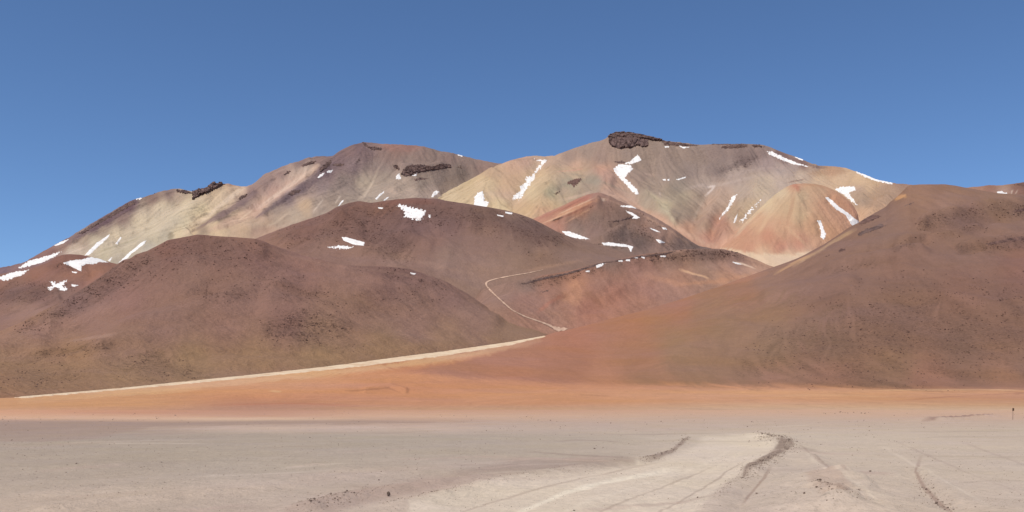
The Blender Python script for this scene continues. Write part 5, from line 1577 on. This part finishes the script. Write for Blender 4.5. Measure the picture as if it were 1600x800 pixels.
def rock_mesh(name, items, var, Q, mat, smooth=False, parent=None):
    """items: (pos, (sx,sy,sz), rotation, variant)"""
    Vs, Qs = [], []
    off = 0
    for pos, sc, a, k in items:
        v = (var[k % len(var)] * np.array(sc)) @ rotz(a).T + pos
        Vs.append(v)
        Qs.append(Q + off)
        off += len(v)
    if not Vs:
        return None
    return mesh_np(name, np.concatenate(Vs), np.concatenate(Qs), mat, smooth)


def in_poly(x, y, pts):
    return poly_sdf(np.array([[x]]), np.array([[y]]), pts)[0, 0] < 0


def crag(label, land, pts, n, size, mat=None, cat="rock outcrop", tall=1.0, seed=0, flat=1.0):
    """a rock outcrop pushed up and out of the slope as jointed blocks; loose groups become single boulders"""
    m = land.look(pts[0][0], pts[0][1])[1] / F        # metres per photo pixel
    if n <= 12 or "scattered" in label or "boulders" in label or "rocks" in label:
        rng = np.random.default_rng(seed + 500)
        xs = [p[0] for p in pts]
        ys = [p[1] for p in pts]
        k = 0
        n = min(n, 16)
        if n <= 8 and ("lone" in label or "tiny" in label or "rocks" not in label):
            n = 1
        for _ in range(600):
            x, y = rng.uniform(min(xs), max(xs)), rng.uniform(min(ys), max(ys))
            if not in_poly(x, y, pts):
                continue
            p = land.look(x, y)
            sz = size * m * rng.uniform(0.5, 1.0)
            o = bpy.data.objects.new("boulder", BOULDERS[int(rng.integers(8)) + (8 if mat is M_CRAG_RED else 0)])
            COL.objects.link(o)
            o.location = p
            o.scale = (sz * rng.uniform(0.8, 1.6), sz, sz * rng.uniform(0.5, 0.9))
            o.rotation_euler = (0, 0, rng.uniform(0, 6.28))
            tag(o, label if n == 1 else "boulder of the " + label.replace("scattered ", "").replace("cluster of ", "").replace("small ", "").replace("just ", ""), "boulder", None if n == 1 else label)
            k += 1
            if k >= n:
                break
        return
    o = drape("rock_outcrop", mat or M_CRAG, land, pts, size * tall * m * 1.1, 1.2 if n > 160 else 1.5, 0.35, seed=seed, wl=2.4, soft=0.6, blocks=(size * 2.1, size * 1.5), smooth=False, even=0.0, up=0.7 if 'knob' in label and 'jagged' in label else 0.38, one_piece='broken' not in label)
    if o is None:
        print("no crag", label)
        return
    tag(o, label, cat, "dark rock outcrops on the mountains")


BOULDERS = []
for mt in (M_CRAG, M_CRAG_RED):
    for k in range(8):
        me_o = mesh_np("boulder", VAR2[k], Q2, mt, False)
        BOULDERS.append(me_o.data)
        bpy.data.objects.remove(me_o)
CR = [
    ("low dark ledge continuing right from the big summit crag", LH, [(1008, 212), (1030, 216), (1032, 219.5), (1012, 219)], 34, 2.0, None, 0.8, 1.0),
    ("thin dark ledge on the skyline with small snow dashes under it", LH, [(1035, 219.5), (1062, 223.5), (1094, 227), (1076, 228.5), (1058, 228.5), (1038, 227)], 80, 2.0, None, 0.8, 0.9),
    ("dark broken ledge along the right end of the summit plateau", LH, [(1126, 229), (1135, 227), (1167, 226), (1168, 229.5), (1150, 232), (1128, 232)], 60, 2.1, None, 0.8, 0.9),
    ("very thin dark skyline rim above the broken ledge", LH, [(1112, 224.7), (1135, 224.3), (1160, 224.4), (1160, 226.2), (1130, 226.2), (1113, 226)], 36, 1.2, None, 0.6, 0.8),
    ("small dark block outcrop at the right corner of the summit plateau", LH, [(1174, 226.5), (1185, 226), (1195, 230), (1178, 230.5)], 26, 2.0, None, 0.9, 1.0),
    ("jagged dark rock knob standing on the left ridge skyline", LI, [(301, 300), (304, 294), (312, 286.5), (328, 283.5), (345, 287), (352, 288), (340, 294), (326, 301), (314, 306), (301, 313)], 90, 3.4, M_CRAG, 1.25, 1.0),
    ("flat dark ledge just left of the jagged rock knob", LI, [(275, 297), (290, 297), (303, 302), (290, 303), (277, 300.5)], 34, 1.9, None, 0.8, 0.9),
    ("tiny dark rock tooth on the left skyline", LI, [(240, 303), (243, 300), (247, 302), (245, 305), (240, 305.5)], 8, 1.8, None, 1.0, 1.0),
    ("long dark rock rim along the falling left skyline", LI, [(120, 366), (140, 353.5), (165, 338.5), (195, 320), (208, 313), (212, 318), (185, 333), (160, 347), (130, 365)], 80, 1.8, None, 0.7, 0.7),
    ("dark rock crest on the left mountain's highest peak", LI, [(565, 223), (570, 222), (576, 229), (596, 231), (597, 235), (582, 234.5), (571, 229)], 44, 2.0, None, 0.9, 0.9),
    ("short dark ledge left of the white snow fleck below the left peak", LI, [(499, 264), (508, 256), (518, 248), (518, 256), (508, 265), (500, 269)], 40, 1.8, None, 0.9, 0.9),
    ("small dark rock bar below and left of the highest left peak", LI, [(520, 256), (530, 255), (540, 257), (532, 260), (521, 259)], 22, 1.7, None, 0.8, 0.9),
    ("dark oval ledge on the shoulder left of the left peak", LI, [(470, 259.5), (480, 253.5), (495, 250.5), (490, 256), (474, 260.5)], 34, 1.8, None, 0.7, 0.9),
    ("small dark rock line slanting on the shoulder, farther left than the oval ledge", LI, [(443, 273), (448, 268), (455, 267), (452, 271), (445, 273.5)], 14, 1.4, None, 0.7, 0.9),
    ("dark rock cluster at the lower end of the left peak's rib", LI, [(449, 304), (456, 297), (465, 297), (475, 295), (466, 301), (456, 306)], 22, 1.5, None, 0.7, 0.9),
    ("lone dark rock spot on the scree halfway down the left rib", LI, [(445, 313), (447, 312), (447, 314.5), (445, 315)], 4, 1.1, None, 0.8, 1.0),
    ("small dark outcrop right below the left peak on grey scree", LI, [(554, 255), (560, 248), (562, 250), (556, 256)], 10, 1.4, None, 0.8, 1.0),
    ("broad black cliff in the middle of the left mountain's face", LI, [(627, 273), (629, 266), (640, 258), (655, 257), (668, 259), (675, 261), (690, 256), (704, 257.5), (705, 262), (690, 264.5), (670, 267), (655, 270), (643, 275), (632, 276)], 150, 2.4, None, 1.1, 1.0),
    ("small black outcrop at the left end of the broad black cliff", LI, [(614, 258), (620, 258), (625, 263), (624, 266), (616, 262)], 20, 1.8, None, 1.0, 1.0),
    ("thin dark ledge beneath the broad black cliff", LI, [(645, 281), (655, 277.5), (669, 279), (660, 281.5), (650, 283)], 20, 1.2, None, 0.6, 0.9),
    ("grey scattered rocks right of the broad black cliff", LI, [(714, 260), (720, 258), (723, 262), (717, 264)], 8, 1.4, None, 0.7, 1.0),
    ("dark rock beside the pale chute right of the jagged knob", LI, [(371, 311), (378, 305), (388, 303), (384, 308), (376, 312)], 18, 1.5, None, 0.8, 0.9),
    ("lone dark rock on cream scree below the jagged knob", LI, [(281, 331), (284, 329), (283, 332)], 4, 1.1, None, 0.9, 1.0),
    ("dark outcrop on the greenish slope left of the hook-shaped snow", LH, [(886, 284), (896, 280), (909, 278), (907, 283), (900, 290), (897, 293), (893, 288), (887, 288)], 26, 1.4, M_CRAG_RED, 0.7, 0.9),
    ("small brown outcrop low on the greenish slope", LH, [(863, 304), (870, 299), (875, 298), (872, 303), (865, 305)], 12, 1.5, M_CRAG_RED, 0.7, 0.9),
    ("small dark bar of rock touching the upper tip of the hook-shaped snow", LH, [(960, 252.5), (972, 251.5), (980, 253), (975, 255.5), (962, 254.5)], 16, 1.3, None, 0.6, 0.9),
    ("tiny dark rock line on the slope left of the summit crag", LH, [(927, 246), (934, 245), (938, 246.5), (930, 247.5)], 7, 1.1, None, 0.6, 0.9),
    ("scattered dark rocks below the right end of the summit plateau", LH, [(1140, 266), (1160, 258), (1172, 246), (1185, 243), (1178, 254), (1160, 264), (1142, 268)], 26, 1.2, None, 0.6, 0.9),
    ("small brown rock above the slanting snow streaks near the dome", LH, [(1180, 291), (1187, 289), (1186, 291), (1181, 292)], 5, 1.0, M_CRAG_RED, 0.7, 1.0),
    ("brown outcrop on the upper brow of the right hill, against the orange mountain", LB, [(1341, 349), (1350, 342), (1362, 336), (1378, 337), (1370, 342), (1360, 346), (1345, 352)], 60, 1.6, M_CRAG_RED, 0.7, 0.9),
    ("darkest jagged outcrop just below the brow of the right hill", LB, [(1340, 365), (1350, 359), (1362, 355), (1376, 349), (1384, 353), (1370, 359), (1354, 364), (1342, 369)], 80, 1.9, None, 0.9, 1.0),
    ("small brown outcrop beside the pale strip on the right hill", LB, [(1309, 393), (1314, 388), (1320, 388), (1322, 391), (1312, 394)], 16, 1.4, M_CRAG_RED, 0.8, 1.0),
    ("tiny rock line lowest on the left edge of the right hill", LB, [(1288, 402), (1294, 398.5), (1298, 398), (1292, 402)], 10, 1.1, M_CRAG_RED, 0.8, 1.0),
    ("thin dark rock bar near the top of the right hill", LB, [(1413, 321), (1420, 318), (1428, 316.5), (1422, 319.5), (1414, 322)], 16, 1.1, None, 0.7, 1.0),
    ("dark ledge at the right edge of the view, upper of the two", LB, [(1580, 330), (1590, 327), (1612, 322), (1610, 328), (1590, 332)], 22, 1.3, M_CRAG_RED, 0.6, 1.0),
    ("dark ledge at the right edge of the view, lower of the two", LB, [(1540, 380), (1560, 376), (1580, 371), (1612, 368), (1600, 376), (1570, 379), (1545, 383)], 50, 1.3, M_CRAG_RED, 0.6, 1.0),
    ("long broken black ledge slanting along the low ridge above the winding road", LD, [(812, 444), (845, 434), (880, 427.5), (905, 420.5), (930, 412.5), (945, 409.5), (975, 404.5), (1000, 399.5), (1030, 396.5), (1060, 391), (1040, 398), (1000, 402.5), (975, 407), (945, 411.5), (930, 416), (905, 424), (880, 431), (845, 438), (818, 445)], 320, 1.5, None, 0.8, 0.9),
    ("cluster of brown boulders along the middle crest of the low ridge", LD, [(1058, 398), (1070, 390.5), (1090, 391), (1085, 400), (1065, 402)], 40, 1.6, M_CRAG_RED, 0.7, 0.9),
    ("boulders near the right end of the low ridge's crest", LD, [(1108, 394), (1120, 390.5), (1132, 394), (1128, 399), (1112, 398)], 26, 1.5, M_CRAG_RED, 0.7, 0.9),
    ("dark single block at the right end of the low ridge", LD, [(1138, 393), (1146, 392), (1154, 396), (1144, 395.5)], 10, 1.6, None, 0.7, 0.9),
    ("dark rocks just right of the snow dabs under the black ledge", LD, [(1012, 404), (1018, 404), (1024, 409), (1016, 408)], 10, 1.4, None, 0.7, 0.9),
    ("dark curved rock scar below the black ledge", LD, [(842, 455), (850, 455), (859, 452.5), (856, 455.5), (848, 457)], 14, 1.0, None, 0.6, 0.9),
    ("dark rocks touching the winding road", LD, [(783, 470), (788, 466.5), (787, 471), (784, 472)], 8, 1.1, M_CRAG_RED, 0.7, 0.9),
    ("dark rock bar crossing the right flank of the reddish cone", LG, [(955, 346), (968, 343), (982, 340), (990, 336.5), (988, 341), (970, 345.5), (958, 347.5)], 40, 1.3, None, 0.6, 0.9),
    ("small dark rocks at the left tip of the flat snow tongue", LG, [(925, 382), (935, 380), (942, 382), (934, 384)], 14, 1.2, None, 0.6, 0.9),
    ("dark rocks under the flat snow tongue", LG, [(950, 392), (958, 389), (964, 392), (955, 395)], 12, 1.2, M_CRAG_RED, 0.6, 0.9),
    ("dark rocks strung along the right brow of the reddish cone", LG, [(998, 331), (1008, 336), (1020, 345), (1036, 356), (1030, 356), (1014, 347), (1000, 338)], 30, 1.2, M_CRAG_RED, 0.6, 0.9),
    ("dark rocks lining the brow of the knoll beside the forked snow streak", LG, [(1000, 361), (1010, 364), (1022, 372), (1016, 373), (1004, 366)], 22, 1.2, None, 0.6, 0.9),
    ("dark brown crag on the skyline at the right edge", LK, [(1584, 289), (1592, 287), (1612, 284), (1612, 291), (1596, 291)], 24, 1.6, M_CRAG_RED, 0.8, 0.9),
    ("low dark rocks in front of the pointed snow patch on the small hill", LJ, [(105, 418), (112, 416), (122, 420), (126, 424), (112, 422)], 14, 1.3, M_CRAG_RED, 0.6, 0.9),
    ("dark rocks left of the pointed snow patch on the small hill", LJ, [(86, 414), (94, 411), (99, 414), (90, 417)], 12, 1.3, M_CRAG_RED, 0.6, 0.9),
]
for i, (lab, L, pts, n, size, mt, tall, flat) in enumerate(CR):
    crag(lab, L, pts, n, size, mt, tall=tall, seed=i, flat=flat)


m_ = 5000 / F
sc = bpy.data.objects.new("summit_crag", None)
COL.objects.link(sc)
tag(sc, "big dark flat-topped summit crag with vertical joints on the highest mountain", "rock outcrop", "dark rock outcrops on the mountains")
M_CLIFF = rock_mat("jointed_cliff_rock", (80, 63, 62), (134, 110, 103), 0.05, 3.0)
a_ = drape("cliff_face", M_CLIFF, LH, [(951, 216), (963, 211), (985, 212), (1000, 215), (1012.5, 218), (1012.5, 229), (1004, 230), (996, 227), (986, 231.5), (976, 231.5), (966, 232.5), (956, 229), (951, 222)],
           5.0 * m_, 0.9, 0.35, seed=701, wl=3.0, soft=0.8, blocks=(6.0, 14.0), smooth=False, even=0.1, up=0.2)
b_ = drape("cap_rock", M_CRAG, LH, [(947, 214), (955, 207), (963, 204), (985, 205), (1012, 210), (1034, 215), (1035, 221), (1024, 220.5), (1010, 218), (998, 217.5), (985, 214), (970, 215.5), (956, 217)],
           5.0 * m_, 0.9, 0.35, seed=702, wl=3.0, soft=0.8, blocks=(9.0, 2.2), smooth=False, even=0.3, up=0.25)
px_, py_, _z = LH.look(980, 231)
sc.location = (px_, py_, _z)
for q_ in (a_, b_):
    q_.parent = sc
    q_.matrix_parent_inverse.translation = (-px_, -py_, -_z)
EXTRA = ""


def boulder_field(land, polys, n, smin, smax, seed, label, sparse=None):
    rng = np.random.default_rng(seed)
    items = []
    A = []
    for pts, soft, al in polys:
        xs = [p[0] for p in pts]
        ys = [p[1] for p in pts]
        A.append((max(xs) - min(xs)) * (max(ys) - min(ys)) * al)
    A = np.array(A) / sum(A)
    cx, cy = [], []
    for (pts, soft, al), share in zip(polys, A):
        m = int(n * 14 * share)
        xs = [p[0] for p in pts]
        ys = [p[1] for p in pts]
        x = rng.uniform(min(xs) - soft, max(xs) + soft, m)
        y = rng.uniform(min(ys) - soft, max(ys) + soft, m)
        ok = poly_sdf(x, y, pts) < soft * rng.uniform(-1.2, 1.8, m)
        cx.append(x[ok])
        cy.append(y[ok])
    cx, cy = np.concatenate(cx), np.concatenate(cy)
    ok = (fbm(cx / 26.0, cy / 8.0, 3, seed) > rng.uniform(-0.15, 0.32, len(cx))) & land.covers(cx, cy, -1.0) & (cx > -60) & (cx < 1660)
    cx, cy = cx[ok], cy[ok]
    for k in rng.permutation(len(cx))[:n]:
        x, y = float(cx[k]), float(cy[k])
        p = land.look(x, y)
        m = p[1] / F
        sz = m * (smin + (smax - smin) * rng.uniform() ** 3)
        p[2] += 0.15 * sz
        items.append((p, (sz * rng.uniform(0.8, 1.6), sz * rng.uniform(0.8, 1.4), sz * rng.uniform(0.5, 1.0)), rng.uniform(0, 6.28), int(rng.integers(10))))
    o = rock_mesh("boulder_field", items, VAR1, Q1, M_BOULDER)
    tag(o, label, "boulders", kind="stuff")


boulder_field(LB, rubB, 4600, 0.35, 1.4, 11, "countless dark boulders littering the right hill")
boulder_field(LC, rubC, 5200, 0.35, 1.4, 12, "countless dark boulders littering the left hill")
boulder_field(LE, [([(430, 370), (500, 345), (540, 320), (640, 320), (760, 332), (850, 350), (890, 375), (840, 378), (760, 355), (680, 350), (600, 345), (520, 370), (450, 380)], 10, 0.75),
                   ([(560, 350), (620, 350), (640, 380), (640, 402), (600, 400), (570, 380)], 10, 0.8), ([(820, 392), (860, 395), (880, 410), (840, 410)], 6, 0.4)], 2800, 0.3, 1.2, 13, "countless dark boulders over the top of the central hill")
boulder_field(LD, [([(1000, 400), (1060, 391), (1130, 390), (1165, 402), (1130, 402), (1060, 406), (1000, 408)], 3, 1), ([(800, 447), (860, 433), (930, 417), (930, 424), (860, 444)], 3, 0.7)], 700, 0.4, 1.3, 14, "boulders strewn along the crest of the low ridge")
boulder_field(LJ, [([(-40, 470), (0, 448), (60, 442), (120, 450), (70, 468), (20, 478)], 6, 0.9)], 500, 0.35, 1.1, 15, "boulders on the lower slope of the small far left hill")
boulder_field(LG, [([(955, 366), (980, 355), (1020, 366), (1030, 382), (960, 384)], 6, 0.9), ([(1030, 380), (1090, 382), (1100, 392), (1040, 392)], 4, 0.9), ([(885, 345), (935, 320), (980, 325), (1040, 360), (960, 360)], 4, 0.3)], 500, 0.35, 1.0, 16, "boulders on the dark knoll below the coloured mountain")

# ================================================================== FOREGROUND STONES
stone_meshes = []
for mt in (M_STONE, M_STONE_DARK):
    for k in range(8):
        me_o = mesh_np("stone", VAR3[k] * np.array([1, 0.85, 0.62]), Q3, mt, False)
        stone_meshes.append(me_o.data)
        bpy.data.objects.remove(me_o)


def stone(px, py, size, dark, label, group, rng, tall=1.0):
    """size = full width in photo pixels"""
    x, y = gpt(px, py)
    z = ground_z(x, y)
    r = size * y / F / 2
    me_ = stone_meshes[(8 if dark else 0) + int(rng.integers(8))]
    o = bpy.data.objects.new("stone", me_)
    COL.objects.link(o)
    o.location = (x, y, z + r * 0.28 * tall)
    o.scale = (r * rng.uniform(0.85, 1.25), r * rng.uniform(0.8, 1.2), r * rng.uniform(0.8, 1.3) * tall)
    o.rotation_euler = (rng.uniform(-0.3, 0.3), rng.uniform(-0.3, 0.3), rng.uniform(0, 6.28))
    tag(o, label, "stone", group)
    return o


rng = np.random.default_rng(77)


def along(pts, n, spread, rng):
    L = [0]
    for a, b in zip(pts[:-1], pts[1:]):
        L.append(L[-1] + math.hypot(b[0] - a[0], b[1] - a[1]))
    out = []
    for _ in range(n):
        t = rng.uniform(0, L[-1])
        x = np.interp(t, L, [p[0] for p in pts]) + rng.normal() * spread[0]
        y = np.interp(t, L, [p[1] for p in pts]) + rng.normal() * spread[1]
        out.append((x, y))
    return out


for x, y in along(BERM[1:], 120, (5, 2.6), rng):
    stone(x, y, rng.uniform(1.2, 3.6), rng.uniform() < 0.5, "clod in the crescent ridge of broken earth edging the curved track", "clods of the crescent berm by the curved track", rng)
for x, y in along([(1245, 690), (1245, 705), (1228, 718)], 0, (3, 3), rng):
    pass
for x, y in along([(470, 800), (500, 788), (530, 781), (555, 776)], 60, (14, 5), rng):
    stone(x, max(y, 766), rng.uniform(1.5, 4.6), rng.uniform() < 0.5, "stone in the heap of rubble at the bottom edge, left of centre", "stones of the rubble heap at the bottom edge", rng)
for x, y in along(BERM_B, 26, (3, 1.6), rng):
    stone(x, y, rng.uniform(1.4, 3.2), rng.uniform() < 0.5, "small clod in the short faint ridge left of the crescent berm", "clods of the short faint ridge", rng)
for x, y in along([(1268, 766), (1290, 778), (1320, 787), (1350, 788), (1340, 796), (1280, 798)], 30, (6, 3), rng):
    stone(x, y, rng.uniform(1.8, 5), rng.uniform() < 0.7, "stone on the low pinkish mound right of centre at the bottom", "stones on the low pinkish mound", rng)
for x, y in along([(1440, 755), (1460, 775), (1466, 782), (1490, 792)], 22, (4, 3), rng):
    stone(x, y, rng.uniform(1.8, 4.5), rng.uniform() < 0.6, "stone beside the rut running to the lower right", "stones beside the lower right rut", rng)
for x, y in along([(585, 790), (640, 778), (700, 768)], 18, (8, 3), rng):
    stone(x, y, rng.uniform(1.5, 3.5), rng.uniform() < 0.5, "pebble on the track edge between the rubble heap and the bright wheel track", "pebbles on the lower track edge", rng)
UNIQ = [
    (929, 702, 4, "dark lone stone on the grey flat left of the curved track"),
    (1270, 766, 6, "blackish stone at the upper left tip of the pinkish mound's stone line"),
    (1360, 740, 5, "flat dark stone on pale dust between mound and right rut"),
    (1090, 777, 4, "small dark stone on the pale track near the bottom centre"),
    (897, 798, 4, "small dark stone at the bottom edge below the bright wheel track"),
    (740, 755, 3, "tiny dark stone on pinkish dust right of the pointed one"),
    (592, 750, 3, "tiny dark stone above and left of the pointed one"),
    (119, 725, 4, "largest dark stone on the grey flat at the left"),
    (957, 617.5, 0, ""),
    (1313, 644.5, 3, "small dark stone highest in the sparse row beyond the plain's tracks"),
    (1182, 771, 5, "dark stone between the faint rut and the pinkish mound"),
    (1463, 783, 7, "dark clod heap stone at the bend of the right rut"),
    (1257, 786, 5, "dark elongated stone left of the pinkish mound's foot"),
]
for x, y, sz, lab in UNIQ:
    if lab:
        stone(x, y, sz, True, lab, None, rng)
o = stone(607, 775, 8, True, "pointed upright dark stone on pinkish dust, left of the bright track", None, rng, 1.0)
o.scale = (0.045, 0.045, 0.085)
o.location.z += 0.03
o.rotation_euler = (0.1, 0.1, 1.0)
for i in range(12):
    x, y = rng.uniform(1282, 1362), 645.5 + rng.uniform(-1.2, 1.2)
    stone(x, y, rng.uniform(1.2, 2.2), True, "tiny dark stone in the sparse row at the plain's far edge", "sparse row of dark stones at the plain's far edge", rng)

# gravel too fine to count
items = []
rng = np.random.default_rng(99)
n = 0
CX = rng.uniform(-40, 1640, 60000)
CY = 636 + 174 * rng.uniform(size=60000) ** 0.8
CW = 0.5 + 0.9 * perlin(CX / 70.0, CY / 12.0, 3)
for px, py, wgt in zip(CX, CY, CW):
    if n >= 9000:
        break
    if px < 760 and 690 < py < 745:
        wgt += 0.35
    if px > 800 and py > 690 and px < 1150:
        wgt -= 0.35
    if rng.uniform() > wgt:
        continue
    x, y = gpt(px, py)
    if y > 190:
        continue
    r = (0.35 + 0.9 * rng.uniform() ** 6) * y / F * 1.0
    r = max(r, 0.006)
    items.append((np.array([x, y, ground_z(x, y) + r * 0.2]), (r * rng.uniform(0.8, 1.4), r, r * rng.uniform(0.5, 0.9)), rng.uniform(0, 6.28), int(rng.integers(10))))
    n += 1
for path, nn, sp in ((BERM[1:], 1500, (7, 3.6)), (BERM_B, 260, (4, 2)), ([(470, 800), (500, 788), (530, 781), (555, 776), (600, 768)], 420, (16, 5)),
                     ([(1160, 746), (1140, 760), (1120, 780)], 160, (5, 3)), ([(1268, 766), (1290, 778), (1320, 787), (1350, 790)], 200, (9, 4)),
                     ([(1435, 740), (1460, 775), (1490, 792)], 180, (6, 4)), ([(600, 790), (660, 776), (760, 756), (900, 732)], 220, (8, 3))):
    for px, py in along(path, nn, sp, rng):
        py = max(py, 660)
        x, y = gpt(px, py)
        r = rng.uniform(0.35, 1.1) * y / F
        items.append((np.array([x, y, ground_z(x, y) + r * 0.2]), (r * rng.uniform(0.8, 1.4), r, r * rng.uniform(0.6, 1.0)), rng.uniform(0, 6.28), int(rng.integers(10))))
rng.shuffle(items)
half = len(items) // 3
o = rock_mesh("gravel", items[half:], VAR1, Q1, M_STONE)
tag(o, "fine pale gravel sprinkled over the dusty plain", "gravel", kind="stuff")
o = rock_mesh("gravel", items[:half], VAR1, Q1, M_STONE_DARK)
tag(o, "fine dark gravel sprinkled over the dusty plain", "gravel", kind="stuff")

# ================================================================== MARKER POST
def box(V, Q, x0, x1, y0, y1, z0, z1, bev=0.0):
    b = len(V)
    V += [(x0, y0, z0), (x1, y0, z0), (x1, y1, z0), (x0, y1, z0), (x0, y0, z1), (x1, y0, z1), (x1, y1, z1), (x0, y1, z1)]
    Q += [(b, b + 3, b + 2, b + 1), (b + 4, b + 5, b + 6, b + 7), (b, b + 1, b + 5, b + 4), (b + 1, b + 2, b + 6, b + 5), (b + 2, b + 3, b + 7, b + 6), (b + 3, b, b + 4, b + 7)]


def plain_mat(name, c, rough=0.7):
    m, t, b = mat_base(name, rough)
    n = nd(t, "ShaderNodeTexNoise", i_Scale=18.0, i_Detail=4.0)
    cr = nd(t, "ShaderNodeValToRGB")
    cr.color_ramp.elements[0].color = (*(lin(c) * 0.7), 1)
    cr.color_ramp.elements[1].color = (*(lin(c) * 1.1), 1)
    t.links.new(n.outputs["Fac"], cr.inputs[0])
    t.links.new(cr.outputs[0], b.inputs["Base Color"])
    return m


sx, sy = gpt(1582.5, 655.5)
root = bpy.data.objects.new("marker_post", None)
COL.objects.link(root)
root.location = (sx, sy, ground_z(sx, sy))
root.rotation_euler = (0, 0.02, 0.25)
tag(root, "thin marker post with a small dark plate, alone at the far right of the plain", "marker post")
M_POST = plain_mat("weathered_post", (150, 126, 112))
M_PLATE = plain_mat("dark_plate", (96, 74, 58))
N = 10
V, Q = [], []
for k, (z, r) in enumerate([(-0.1, 0.030), (0.5, 0.028), (1.0, 0.026), (1.27, 0.025)]):
    for j in range(N):
        a = 2 * math.pi * j / N
        V.append((r * math.cos(a), r * math.sin(a), z))
for k in range(3):
    for j in range(N):
        Q.append((k * N + j, k * N + (j + 1) % N, (k + 1) * N + (j + 1) % N, (k + 1) * N + j))
p_o = mesh_np("post", np.array(V), np.array(Q), M_POST, True, parent=root)
V, Q = [], []
box(V, Q, -0.115, 0.115, -0.050, -0.034, 0.98, 1.29)
box(V, Q, -0.105, 0.105, -0.032, -0.026, 1.20, 1.23)
pl = mesh_np("plate", np.array(V), np.array(Q), M_PLATE, False, parent=root)
print("snow patches", nsn)
